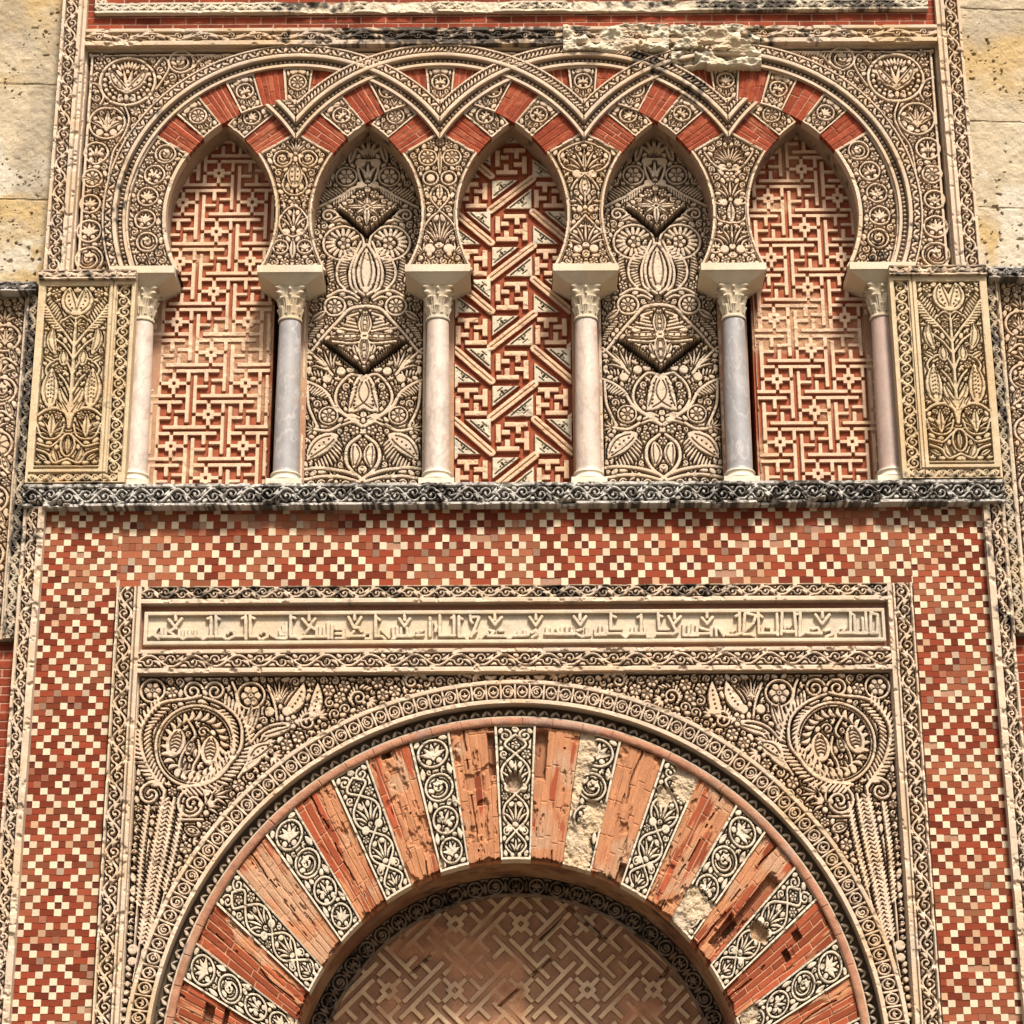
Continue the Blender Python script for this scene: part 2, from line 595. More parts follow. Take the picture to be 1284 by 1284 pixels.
def scroll(L, W, e1=2.5, e2=2.5, lam=None, res=0.9, phase=0.0, vw=2.6):
    """running vine between two fillets; every bend holds a curl and leaves"""
    r = Rel(L, W, res)
    h = W - e1 - e2
    v0, a = e1 + h / 2, h / 2 - 2.2
    lam = lam or h * 2.3
    lam = L / max(1, round(L / lam))
    n = int(L / 2.0) + 2
    P = [(L * k / n, v0 + a * math.sin(2 * math.pi * (L * k / n / lam + phase))) for k in range(n + 1)]
    r._poly(r.D, P, vw / 2)
    m = int(2 * L / lam) + 2
    for k in range(-1, m):
        uc = lam * (k / 2 + 0.25 - phase)
        sg = 1 if k % 2 == 0 else -1
        q = min(h * 0.36, lam * 0.22)
        y = v0 - sg * (h / 2 - q - 0.6) * 0.62
        st = math.pi if True else 0
        r.spiral(uc, y, q, st if sg > 0 else st, 1.0, 1 if sg > 0 else -1, 2.0)
        # stalk that joins the curl to the vine
        r._poly(r.D, [(uc - lam * 0.25, v0), (uc - q, y)], 1.0)
        r.leaf(uc + q * 0.8, y + sg * q * 0.2, uc + lam * 0.27, v0 - sg * h * 0.40, 3.8, bend=0.15 * sg)
        r.leaf(uc - lam * 0.05, v0 + sg * (h / 2 - 0.6), uc - lam * 0.2, v0 + sg * (h / 2 - 2.0), 2.6)
    r.border(b=e1 if e1 else 0, t=e2 if e2 else 0)
    r.fill(1.25, 0.9, curl=9)
    return r

def bitmap_relief(B, cw, ch, u0, v0, w, h, res):
    """periodic bitmap B (row 0 at v0, rows going down the wall) -> soft edged mask, w x h"""
    nu, nv = int(round(w / res)) + 1, int(round(h / res)) + 1
    out = np.zeros((nv, nu))
    for du in (-0.55, 0, 0.55):
        for dv in (-0.55, 0, 0.55):
            U, V = np.meshgrid(np.arange(nu) * res + du, np.arange(nv) * res + dv)
            j = np.floor((U - u0) / cw + 0.5).astype(int) % B.shape[1]
            i = np.floor((v0 - V) / ch + 0.5).astype(int) % B.shape[0]
            out += B[i, j]
    return out / 9.0

def grid_box(name, x0, x1, z0, z1, p0, p1, mat, parent=None, base=CREAM, step=6.0, rough=0.6, seed=3, **kw):
    """a block with a softly uneven face"""
    nu, nv = max(2, int((x1 - x0) / step)) + 1, max(2, int((z1 - z0) / step)) + 1
    rs_u, rs_v = (x1 - x0) / (nu - 1), (z1 - z0) / (nv - 1)
    U, V = np.meshgrid(np.arange(nu), np.arange(nv))
    X, Z = x0 + U * rs_u, z0 + V * rs_v
    H = p1 + rough * 2 * (fbm(X, Z, step * 3, seed) - 0.5)
    return relief(name, H, lambda u, v: (x0 + u * rs_u, z0 + v * rs_v), mat, parent, None, p0, 1.0, tone(X, Z, base, seed, **kw))

# ------------------------------------------------------------------ ground and the wall behind it all
def plain_box(name, x0, x1, z0, z1, p0, p1, mat, parent=None, base=CREAM):
    V = [(x * S, -p * S, (z + Z0) * S) for x in (x0, x1) for p in (p0, p1) for z in (z0, z1)]
    Fq = [(0, 1, 3, 2), (4, 6, 7, 5), (0, 4, 5, 1), (2, 3, 7, 6), (0, 2, 6, 4), (1, 5, 7, 3)]
    return build(name, V, Fq, mat, parent, np.tile(np.array(base), (8, 1)))

g = build("ground", [(-300, 60, 0), (300, 60, 0), (300, -300, 0), (-300, -300, 0)], [(3, 2, 1, 0)], M_GROUND)
tag(g, kind="structure")

core = thing("masonry_wall", "plain limestone masonry wall standing behind and below the carved portal", "wall", (0, -Z0, -150))
plain_box("wall_core", -1500, 1500, -Z0, 1300, -420, -140, M_ASHLAR, core, (0.42, 0.34, 0.24))
grid_box("lower_wall", -800, 800, -Z0, -735, -110, -14, M_ASHLAR, core, step=14)
for sx in (-1, 1):
    a, b = sorted((sx * 800, sx * 1500))
    grid_box("flank_wall", a, b, -Z0, 305, -110, -8, M_ASHLAR, core, step=14, seed=8)

# rough ashlar either side of the upper frame
def ashlar(sx, label):
    x0, w_, zb, h_ = 611, 400, 300, 600
    res = 1.6
    nu, nv = int(w_ / res) + 1, int(h_ / res) + 1
    U, V = np.meshgrid(np.arange(nu) * res, np.arange(nv) * res)
    X, Z = sx * (x0 + U), zb + V
    sd = 40 if sx < 0 else 60
    H = -16 + 3.2 * (fbm(X, Z, 60, sd) - 0.5) + 2.2 * (fbm(X, Z, 7, sd + 2, 3) - 0.5)
    pit = sstep(vnoise(X, Z, 5.5, sd + 4) * 0.6 + vnoise(X, Z, 2.6, sd + 5) * 0.4, 0.74, 0.86) * sstep(fbm(X, Z, 70, sd + 6), 0.35, 0.6)
    H -= 4.5 * pit
    z_j = zb + (150 if sx < 0 else 262)
    for zj in (z_j, z_j + 175, z_j - 130):
        jn = np.clip(1 - np.abs(Z - zj - 2 * np.sin(X / 40)) / 1.6, 0, 1)
        H -= 2.0 * jn * (vnoise(X, Z, 30, sd + 8) > 0.3)
    def colf(X, Z, u, v):
        c = tone(X, Z, (0.52, 0.42, 0.285), sd, 0.0, 0.0, 0.2)
        m = (sstep(fbm(X, Z, 110, sd + 11, 4), 0.46, 0.66) * 0.75)[..., None]
        c = c * (1 - m) + np.array((0.50, 0.335, 0.135)) * m
        m = (sstep(fbm(X, Z, 60, sd + 31, 4), 0.56, 0.7) * 0.75)[..., None]
        c = c * (1 - m) + np.array((0.62, 0.55, 0.44)) * m
        m = (sstep(fbm(X, Z, 80, sd + 51, 4), 0.55, 0.75) * 0.6)[..., None]
        c = c * (1 - m) + np.array((0.34, 0.28, 0.20)) * m
        m = (sstep(fbm(X, Z * 0.6, 45, sd + 71, 4), 0.63, 0.7) * sstep(-Z, -380, -300) * 0.8)[..., None]
        return c * (1 - m) + np.array((0.06, 0.05, 0.045)) * m
    o = relief("ashlar_wall", H, lambda u, v: (sx * (x0 + u), zb + v), M_ASHLAR, None, None, -110, res, colf)
    tag(o, label, "wall")
ashlar(-1, "pitted honey coloured stone wall left of the upper carved frame, in a strip of shade")
ashlar(1, "pitted yellow stone wall right of the upper carved frame, streaked with ochre")

# ------------------------------------------------------------------ upper rectangular frame
def soot_patch(X, Z, spots):
    a = np.zeros_like(X)
    for x, z, rx, rz, k in spots:
        a = np.maximum(a, k * np.clip(1.4 - np.hypot((X - x) / rx, (Z - z) / rz), 0, 1))
    return a

RES = 0.9
fr = thing("carved_surround", "tall carved vine frame boxing in the five niche arcade at the top", "carved surround", (0, 328, 0))
def vine_strip(name, L, W, e1, e2, mapf, p0, d, parent, back, lam=None, groove=None, seed=1, colf=None, phase=0.0, res=RES, wear=0.3, gnd=None):
    p0, d = p0 - 3.0, d + 3.0
    r = scroll(L, W, e1, e2, lam, res, phase)
    if groove:
        for gv in groove:
            r._poly(r.K, [(0, gv), (L, gv)], 0.55)
    H = r.height(p0, d, wear=wear, seed=seed)
    return relief(name, H, mapf, M_STONE, parent, None, back, res, colf or (lambda X, Z, u, v: tone(X, Z, CREAM, seed)), top=r.top, gnd=gnd)

for sx in (-1, 1):
    vine_strip("border", 470, 33.5, 4, 12, (lambda s_: (lambda u, v: (s_ * (608.5 - v), 328 + u)))(sx), 10, 7, fr, -30, 44, (27.5,), 31 + sx)
def top_col(X, Z, u, v):
    return tone(X, Z, CREAM, 12, 0.6, 0.3, soot=soot_patch(X, Z, [(-100, 680, 190, 30, 0.75), (60, 680, 90, 30, 0.7), (360, 682, 90, 25, 0.6)]))
vine_strip("border", 1150, 25, 7, 5, lambda u, v: (-575 + u, 667 + v), 9, 7, fr, -30, 74, None, 14, top_col)

# ------------------------------------------------------------------ what shows of the storey above
def brick_field(X, Z, seed, cw, chh, base=RED, mort=MORTAR, var=0.35):
    row = np.floor(Z / chh)
    xs = X + (row % 2) * cw / 2
    colm = np.floor(xs / cw)
    rnd = _hash(colm, row, seed)
    fx, fz = xs / cw - colm, Z / chh - row
    m = np.minimum(np.minimum(fx, 1 - fx) * cw, np.minimum(fz, 1 - fz) * chh)
    k = sstep(m, 0.25, 0.9)
    c = np.array(base) * (1 + var * (rnd - 0.5) * 2)[..., None]
    c = c * k[..., None] + np.array(mort) * (1 - k[..., None])
    return c, k, rnd

fz_ = thing("upper_frieze", "red brick frieze with a pale worn vine strip at the top edge of the photo", "frieze", (0, 692, 0))
def red_panel(name, x0, x1, z0, z1, p, parent, seed):
    res = 1.2
    nu, nv = int((x1 - x0) / res) + 1, int((z1 - z0) / res) + 1
    U, V = np.meshgrid(np.arange(nu) * res, np.arange(nv) * res)
    c, k, rnd = brick_field(x0 + U, z0 + V, seed, 34, 11)
    H = p + 0.9 * k + 0.8 * rnd + 0.8 * (fbm(U, V, 8, seed) - 0.5)
    n = tone(x0 + U, z0 + V, (1, 1, 1), seed, 0, 0, 0.2)
    return relief(name, H, rect(x0, z0), M_BRICK, parent, None, p - 30, res, c * n)
red_panel("brick_ground", -576, 576, 691, 860, 6, fz_, 3)
def frieze_col(X, Z, u, v):
    return tone(X, Z, PALE, 71, 0.2, 0.3, soot=soot_patch(X, Z, [(-270, 726, 70, 14, .7), (130, 728, 200, 10, 0.45), (330, 724, 90, 16, 0.7), (480, 724, 80, 16, 0.7)]))
r = scroll(1130, 15, 3.5, 2.5, 22)
Hf = r.height(11, 5, seed=8)
uu = r.U
rub = sstep(fbm(uu, r.Vv * 2, 60, 5), 0.42, 0.55) * sstep(uu, 215, 300) * sstep(-uu, -930, -840)
Hf = Hf * (1 - rub) + rub * (12 + 8 * (fbm(r.U, r.Vv, 14, 31, 4) - 0.4))
relief("vine_strip", Hf, rect(-565, 717.5), M_STONE, fz_, None, -20, RES, frieze_col, top=np.maximum(r.top, rub))
for sx in (-1, 1):
    vine_strip("vine_strip", 130, 15, 2.5, 3, (lambda s_: (lambda u, v: (s_ * (565 - v), 733 + u)))(sx), 11, 5, fz_, -20, 22, None, 9)

# ------------------------------------------------------------------ arcade geometry
ZC = 418.0
NP = -46.0             # depth of the niche fillings
CJ = [-480 + 192 * j for j in range(6)]
R_IN, R_V, R_OUT = 168.0, 220.5, 250.0

# spandrel panels with roundels
W_, H_ = 575.0, 339.0
sp = Rel(W_, H_)
X_, Z_ = sp.U - 575, sp.Vv + 328
outside = np.ones_like(X_, bool)
for c in CJ[1:5]:
    outside &= (np.hypot(X_ - c, Z_ - ZC) > R_OUT + 1)
sp.border(l=2.2, t=2.2)
np.minimum(sp.D, np.abs(sp.U - 8.5) - 1.5 + 100 * (sp.Vv > H_ - 8), out=sp.D)
np.minimum(sp.D, np.abs((H_ - sp.Vv) - 8.5) - 1.3 + 100 * (sp.U < 7), out=sp.D)
def spm(x, z): return x + 575, z - 328
x, z = spm(-517, 618)
sp.ring(x, z, 37, 3.6, 36)
# big split palmette: two pierced lobes, a frond between, a collar of beads
for sg in (-1, 1):
    sp.bigleaf(x, z - 14, x + sg * 25, z + 21, 14, bend=0.10 * -sg, ticks=4)
    sp.stroke([(x, z - 18), (x + sg * 10, z - 12), (x + sg * 22, z + 2), (x + sg * 30, z + 14)], [2.4, 1.6])
    sp.leaf(x, z - 12, x + sg * 6, z + 18, 4.5)
    for k in range(8):
        a = -1.25 + k * 0.27
        sp.disk(x + sg * 30.5 * math.cos(a), z + 30 * math.sin(a), 2.7)
        if k < 6:
            sp.disk(x + sg * 23.5 * math.cos(a + 0.1), z + 23 * math.sin(a + 0.1), 1.9)
    sp.spiral(x + sg * 7, z - 26, 5, math.pi / 2, 1.0, -sg)
for k in range(7):
    a = math.pi / 2 + (k - 3) * 0.17
    sp.leaf(x + 20 * math.cos(a), z + 20 * math.sin(a), x + 32 * math.cos(a), z + 31 * math.sin(a), 3.8)
for (mx_, mz, rr, kind) in ((-541, 555, 25, 0), (-553, 510, 17, 3), (-556, 472, 14, 1), (-556.5, 434, 14.5, 0), (-555.5, 394, 17, 0), (-553, 353, 19, 2), (-446, 648, 18, 2)):
    sp.medallion(*spm(mx_, mz), rr, kind, 2.8)
sp.rosette(*spm(-555, 656), 6, 5)
sp.stroke([spm(-568, 618), spm(-556, 612), spm(-548, 595), spm(-552, 583)], 2.6)
sp.stroke([spm(-482, 640), spm(-470, 655), spm(-462, 640), spm(-470, 620), spm(-478, 606)], 2.6)
sp.stroke([spm(-430, 640), spm(-415, 655), spm(-395, 656)], 2.6)
sp.teeth([spm(-428, 655), spm(-400, 659), spm(-350, 660), spm(-310, 660)], 6, 4.2, 1.2, 2.2, -1, False)
sp.stroke([spm(-520, 584), spm(-512, 560), spm(-518, 535), spm(-530, 512), spm(-535, 470)], 2.4)
sp.disk(*spm(-191, 655), 4.2)
for k in range(1, 6):
    for sg in (-1, 1):
        sp.disk(*spm(-191 + sg * (3 + 6.2 * k), 657.5 - 0.2 * k), 2.1)
sp.fill(1.35, 0.9, rmax=7, region=outside & (sp.Vv < H_ - 6) & (sp.U > 6), maxn=1500)
for sx, lab in ((-1, "carved corner panel of roundels left of the interlaced arches"), (1, "carved corner panel of roundels right of the interlaced arches")):
    Hs = sp.height(-5, 9.5, wear=0.25, seed=21 + sx)
    t = thing("spandrel_panel", lab, "carved panel", (sx * 430, 328, 0), "corner panels of the upper arcade")
    for nm, mk_ in (("corner_field", outside & (X_ < -288)), ("top_gusset", outside & (X_ >= -288) & (X_ < -96)), ("top_gusset", outside & (X_ >= -96))):
        relief(nm, Hs, (lambda s_: (lambda u, v: (s_ * (575 - u), 328 + v)))(sx), M_STONE, t, mk_, -30, RES,
               (lambda sd: (lambda X, Z, u, v: tone(X, Z, CREAM, sd, 0.45, 0.2)))(50 + sx), top=sp.top)

# ------------------------------------------------------------------ the interlaced arcade
ar = thing("interlaced_arcade", "five pointed horseshoe arches with red and carved voussoirs under interlaced bands", "arcade", (0, 330, 0))

# rubble that fills the gaps between the stones
res = 3.0
U, V = np.meshgrid(np.arange(int(1150 / res) + 1) * res, np.arange(int(336 / res) + 1) * res)
Xb, Zb = U - 575, V + 331
mk = np.ones_like(Xb, bool)
for i in range(5):
    mk &= ~((np.hypot(Xb - CJ[i], Zb - ZC) < R_IN + 6) & (np.hypot(Xb - CJ[i + 1], Zb - ZC) < R_IN + 6))
relief("rubble_core", np.full(Xb.shape, -14.0), rect(-575, 331), M_STONE, ar, mk, -32, res, tone(Xb, Zb, (0.36, 0.26, 0.18), 5))

def archivolt(j, a0, a1, pz, clip, soot_f, seed, inner=None):
    cx = CJ[j]
    rm, wv = 235.0, R_OUT - R_V
    L = (a1 - a0) * rm
    r = Rel(L, wv)
    v = r.Vv
    # leafy outer strip
    c0, c1 = 17.0, 27.6
    if a0 < -1.2 or a1 > 1.2:          # the long arms carry a denser leaf scroll
        n = int(L / 9.0)
        for k in range(n):
            u = (k + 0.5) * L / n
            sg = 1 if k % 2 else -1
            r.leaf(u - 4, 22.3 - sg * 3.6, u + 3.6, 22.3 + sg * 3.0, 4.2, bend=0.2 * sg)
            r.disk(u + 2.6, 22.3 - sg * 3.0, 1.5)
    else:
        n = int(L / 5.6)
        for k in range(n):
            u = (k + 0.5) * L / n
            r.leaf(u - 2.6, 19.0, u + 1.6, 25.6, 2.9)
            r.disk(u + 2.0, 19.4, 1.05)
    r.fill(1.15, 0.8, region=(v > c0) & (v < c1), curl=9)
    strip = r.height(pz - 7, 7.5, wear=0.3, seed=seed)
    tm = np.where((v >= c0) & (v <= c1), r.top, 1.0)
    tm = np.where((v >= 4.5) & (v < 11.5), 0.25, tm)
    H = np.where(v < 4.5, 7.0 + pz - 12, 0)
    H = np.where((v >= 4.5) & (v < 11.5), pz - 10.5, H)
    nb = int(L / 6.4)
    ub = (r.U / (L / nb)) % 1.0 - 0.5
    dd = np.hypot(ub * L / nb, v - 7.6)
    H = np.where((v >= 4.5) & (v < 11.5), H + 4.2 * np.sqrt(np.clip(1 - (dd / 2.5) ** 2, 0, 1)), H)
    H = np.where((v >= 11.5) & (v < c0), pz + 0.6 - 0.08 * (v - 14) ** 2, H)
    H = np.where((v >= c0) & (v <= c1), strip, H)
    H = np.where(v > c1, pz + 0.3, H)
    bead = ((v >= 4.5) & (v < 11.5)) * sstep(3.0 - dd, 0.3, 1.0)
    H += 0.6 * (fbm(r.U, v, 6, seed) - 0.5)
    def colf(X, Z, u, v):
        return tone(X, Z, CREAM, seed, 0.35, 0.25, soot=soot_f(X, Z) if soot_f else 0)
    relief("archivolt", H, polar(cx, ZC, R_V, a0, rm), M_STONE, ar,
           lambda X, Z, u, v: (X >= clip[0]) & (X <= clip[1]) & (Z > 330) & ((np.hypot(X - inner, Z - ZC) < R_IN - 0.5) if inner is not None else True), -8, RES, colf, top=tm + (1 - tm) * bead)
rad = math.radians
sootA = lambda X, Z: soot_patch(X, Z, [(-505, 470, 45, 70, 0.3), (-470, 530, 60, 60, 0.25), (-520, 380, 40, 50, 0.36)])
sootD = lambda X, Z: soot_patch(X, Z, [(505, 470, 45, 70, 0.3), (450, 570, 60, 60, 0.28), (530, 380, 40, 50, 0.36), (190, 640, 60, 30, 0.5)])
sootC = lambda X, Z: soot_patch(X, Z, [(190, 640, 50, 30, 0.65), (240, 590, 40, 50, 0.4)])
archivolt(1, rad(-113), rad(62), 12.0, (-999, -96.0), sootA, 101)
archivolt(2, rad(-62), rad(62), 12.9, (-287.8, 96), None, 102)
archivolt(3, rad(-62), rad(62), 12.0, (-95.8, 288), sootC, 103)
archivolt(4, rad(-62), rad(113), 12.9, (96.2, 999), sootD, 104)

archivolt(0, rad(30), rad(62), 12.4, (-999, -288.2), None, 105, CJ[1])
archivolt(5, rad(-62), rad(-30), 12.4, (288.2, 999), None, 106, CJ[4])

# voussoirs
PIT = rad(10.45)
def vous_carved(cx, k, p, seed):
    a0 = (k - 0.5) * PIT
    rm = 194.0
    L, W = PIT * rm, R_V - R_IN
    r = Rel(L, W, RES, sym=L / 2)
    r.border(2.6, 2.6, 2.6, 2.2)
    kd = seed % 4
    r.medallion(L / 2, W * 0.57, 12.2, kd if kd != 2 else 3, 2.2)
    r.fan(L / 2, 4, 12, math.pi / 2, 3, 1.8, 3.6)
    r.leaf(6, W - 12, 5.4, W - 4, 3.2)
    r.fill(1.15, 0.9, curl=3.4)
    if abs(k) % 2 == 0:
        pass
    H = r.height(p - 7.5, 8.3, wear=0.25, seed=seed)
    relief("carved_voussoir", H, polar(cx, ZC, R_IN, a0, rm), M_STONE, ar, None, -14, RES,
           lambda X, Z, u, v: tone(X, Z, CREAM, seed, 0.3, 0.3), top=r.top)

def vous_brick(cx, k, p, seed):
    a0 = (k - 0.5) * PIT
    rm = 194.0
    L, W = PIT * rm, R_V - R_IN
    nu, nv = int(L / RES) + 1, int(W / RES) + 1
    U, V = np.meshgrid(np.arange(nu) * RES, np.arange(nv) * RES)
    rg = random.Random(seed)
    n = rg.choice((3, 4, 4, 5))
    cu = U / (L / n)
    ci = np.floor(cu)
    f = cu - ci
    m = np.minimum(f, 1 - f) * L / n
    kk = sstep(m, 0.2, 1.0)
    cross = np.zeros_like(U)
    for b in range(n):
        if rg.random() < 0.6:
            q = rg.uniform(0.3, 0.7) * W
            cross = np.maximum(cross, (ci == b) * (1 - sstep(np.abs(V - q), 0.4, 1.1)))
    kk = kk * (1 - cross)
    rnd = _hash(ci, np.zeros_like(ci) + seed, seed)
    base = np.array(RED) * (0.8 + 0.5 * rnd)[..., None]
    lite = sstep(fbm(U * 2.4 + seed * 9, V * 0.7, 12, seed), 0.5, 0.75)[..., None] * 0.55
    base = base * (1 - lite) + np.array((0.42, 0.14, 0.07)) * lite
    mort = np.array((0.54, 0.27, 0.17)) if rg.random() < 0.6 else np.array((0.40, 0.12, 0.065))
    c = base * kk[..., None] + mort * (1 - kk[..., None])
    c *= (1 + 0.35 * (fbm(U, V, 6, seed) - 0.5))[..., None]
    H = p - 1.6 - 1.0 * (1 - kk) + 1.0 * rnd + 0.9 * (fbm(U, V, 5, seed) - 0.5)
    relief("brick_voussoir", H, polar(cx, ZC, R_IN, a0, rm), M_BRICK, ar, None, -9, RES, c)

n_ = 0
for j in range(6):
    for k in range(-5, 6):
        if j == 0 and k < 3: continue
        if j == 5 and k > -3: continue
        left_over, right_over = j in (1, 2), j in (2, 3, 4)
        over = left_over if k < 0 else right_over if k > 0 else True
        p = 2.6 if over else -0.6
        n_ += 1
        (vous_brick if k % 2 else vous_carved)(CJ[j], k, p, 200 + 13 * j + k)

# carved piers between the niches
def pier(j, seed):
    x0, zb, w_, h_ = CJ[j] - 64, 336, 128, 210
    r = Rel(w_, h_, RES, sym=64)
    X, Z = r.U + x0, r.Vv + zb
    dl = np.hypot(X - CJ[j - 1], Z - ZC) - R_IN
    dr = np.hypot(X - CJ[j + 1], Z - ZC) - R_IN
    t = rad(57.3)
    al = (X - CJ[j - 1]) * math.cos(t) - (Z - ZC) * math.sin(t)
    arr = -(X - CJ[j + 1]) * math.cos(t) - (Z - ZC) * math.sin(t)
    mask = (dl > 0) & (dr > 0) & (al > 0) & (arr > 0)
    e = np.minimum(np.minimum(dl, dr) - 5.2, np.minimum(al, arr) - 3.6)
    np.minimum(r.D, e, out=r.D)
    np.minimum(r.D, r.Vv - 3, out=r.D)
    # thin inner line beside the rim
    r.K = np.minimum(r.K, np.abs(np.minimum(dl, dr) - 4.2) - 0.4)
    v = seed % 4
    r.oy = 13.0
    if v == 0:
        for q in (1,):
            r.medallion(81, 152, 13, 2, 2.4)
        r.fan(64, 160, 22, math.pi / 2, 5, 1.5, 4)
        r.bigleaf(65.5, 110, 66, 146, 13, -0.06, 4)
        r.stroke([(66, 138), (76, 128), (80, 112), (72, 100), (64, 98)], 2.4)
        r.rosette(64, 88, 8, 6)
        r.fan(64, 48, 30, math.pi / 2, 5, 1.7, 6)
        r.stroke([(64, 36), (78, 44), (83, 60), (74, 76), (64, 82)], 2.6)
        r.medallion(80, 22, 11, 0, 2.2)
        r.leaf(64, 6, 64, 34, 8, 1.0)
    elif v == 1:
        r.medallion(80, 153, 13, 1, 2.4)
        r.leaf(64, 128, 64, 168, 6, 1.2)
        r.ring(76, 122, 10, 2.4)
        r.disk(76, 122, 5.5)
        r.leaf(64, 92, 64, 112, 9, 1.1)
        r.stroke([(64, 112), (74, 104), (76, 92), (68, 80), (64, 76)], 2.4)
        r.stroke([(64, 74), (78, 60), (90, 38)], 2.4)
        r.fan(64, 24, 40, math.pi / 2, 7, 1.5, 5)
        r.fan(84, 10, 20, 1.1, 5, 2.0, 4)
    elif v == 2:
        r.stroke([(64, 176), (84, 168), (98, 156), (92, 138), (78, 130), (64, 128)], 2.6)
        r.fan(64, 132, 34, math.pi / 2, 7, 2.5, 6)
        r.leaf(64, 132, 64, 162, 5, 1)
        r.stroke([(64, 128), (76, 116), (82, 104)], 2.6)
        r.bigleaf(64, 96, 64, 124, 15, 0, 3)
        r.fan(64, 78, 24, math.pi / 2, 5, 3.0, 5)
        r.stroke([(64, 66), (76, 52), (90, 36), (98, 20)], 3.0)
        r.fan(64, 22, 34, math.pi / 2, 7, 2.6, 6)
    else:
        r.fan(64, 140, 30, math.pi / 2, 9, 2.2, 4.5)
        r.stroke([(64, 132), (82, 138), (96, 158)], 2.6)
        r.rosette(64, 122, 8, 6)
        r.fan(64, 88, 30, math.pi / 2, 5, 1.8, 6)
        r.spiral(79, 88, 8, math.pi, 1.2, 1)
        r.leaf(64, 56, 64, 84, 10, 1.2, True)
        r.stroke([(64, 54), (80, 58), (86, 76)], 2.4)
        r.fan(64, 20, 34, math.pi / 2, 5, 1.9, 6)
        r.medallion(86, 20, 11, 3, 2.2)
    r.oy = 0.0
    r.fill(1.25, 0.9, region=mask & (e > 0.5))
    H = r.height(-7.2, 9.0, wear=0.22, seed=seed)
    relief("carved_pier", H, rect(x0, zb), M_STONE, ar, mask, -12, RES, lambda X, Z, u, v: tone(X, Z, CREAM, seed, 0.5, 0.15), top=r.top)
for j in range(1, 5):
    pier(j, 400 + j - 1)

def end_ring(sx, seed):
    rm, W = 194.0, R_V - R_IN
    a0, a1 = rad(57.3), rad(119)
    L = (a1 - a0) * rm
    r = Rel(L, W)
    r.border(2.8, 1, 5.2, 2.4)
    n = 5
    for k in range(n):
        u = 17 + k * 33.2
        r.medallion(u, W / 2 + 1, 14.4, (2, 3, 0, 0, 2)[k], 2.4, math.pi)
    r.fill(1.2, 0.9)
    H = r.height(-6.6, 9, wear=0.25, seed=seed)
    f = polar(0, ZC, R_IN, a0, rm)
    def mp(u, v):
        X, Z = f(u, v)
        return sx * (288 + X), Z
    relief("carved_pier", H, mp, M_STONE, ar, lambda X, Z, u, v: Z > 337, -12, RES,
           lambda X, Z, u, v: tone(X, Z, CREAM, seed, 0.3, 0.3, soot=soot_patch(X, Z, [(sx * 478, 352, 22, 26, 0.5)])), top=r.top)
end_ring(-1, 431)
end_ring(1, 432)

# inner faces of the niche arches
def soffit(cx, a0, a1, R, cz, p0, p1, parent, seed, base, name="soffit", na=90, npz=16, soot=0.0, mat=None):
    A, P = np.meshgrid(np.linspace(a0, a1, na), np.linspace(p0, p1, npz))
    arc = A * R
    rr = R + 0.7 * (fbm(arc, P, 9, seed) - 0.5)
    X, Z = cx + rr * np.sin(A), cz + rr * np.cos(A)
    V = np.stack([X.ravel() * S, -P.ravel() * S, (Z.ravel() + Z0) * S], -1)
    idx = np.arange(na * npz).reshape(npz, na)
    q = np.stack([idx[:-1, :-1], idx[:-1, 1:], idx[1:, 1:], idx[1:, :-1]], -1).reshape(-1, 4)
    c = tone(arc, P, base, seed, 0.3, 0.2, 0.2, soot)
    return build(name, V, q, mat or M_STONE, parent, c.reshape(-1, 3))
for i in range(5):
    ap = math.asin(96 / R_IN)
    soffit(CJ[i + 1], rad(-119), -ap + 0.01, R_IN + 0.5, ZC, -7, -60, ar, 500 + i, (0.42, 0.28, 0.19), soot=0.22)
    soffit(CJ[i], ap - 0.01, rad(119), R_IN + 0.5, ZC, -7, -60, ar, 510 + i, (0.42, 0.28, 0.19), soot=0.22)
for j in range(6):
    grid_box("pier_wall", CJ[j] - 19, CJ[j] + 19, 30, 340, -90, NP + 1, M_STONE, ar, (0.46, 0.25, 0.15), 4, 0.8, seed=j)
for sx in (-1, 1):
    plain_box("return_wall", *sorted((sx * 494, sx * 575)), 30, 338, -90, -20, M_STONE, ar)

# ------------------------------------------------------------------ niche fillings
BM = np.zeros((20, 20))
def _b(i, j): BM[j % 20, i % 20] = 1
for cx_, cy_ in ((0, 0), (10, 10)):
    for di in range(-2, 3):
        for dj in range(-2, 3):
            if (di, dj) != (0, 0) and abs(di) + abs(dj) < 3 and not (abs(di) == 2 and abs(dj) == 2):
                _b(cx_ + di, cy_ + dj)
    for a in ((3, 0), (-3, 0), (0, 3), (0, -3)):
        _b(cx_ + a[0], cy_ + a[1])
    for t in range(-3, 13):
        if t:
            i, j = t, -4
            for _ in range(4):
                _b(cx_ + i, cy_ + j)
                i, j = -j, i
for cx_, cy_ in ((0, 10), (10, 0)):
    for t in range(1, 4):
        for i, j in ((-1, -t), (t, -1), (1, t), (-t, 1)):
            _b(cx_ + i, cy_ + j)

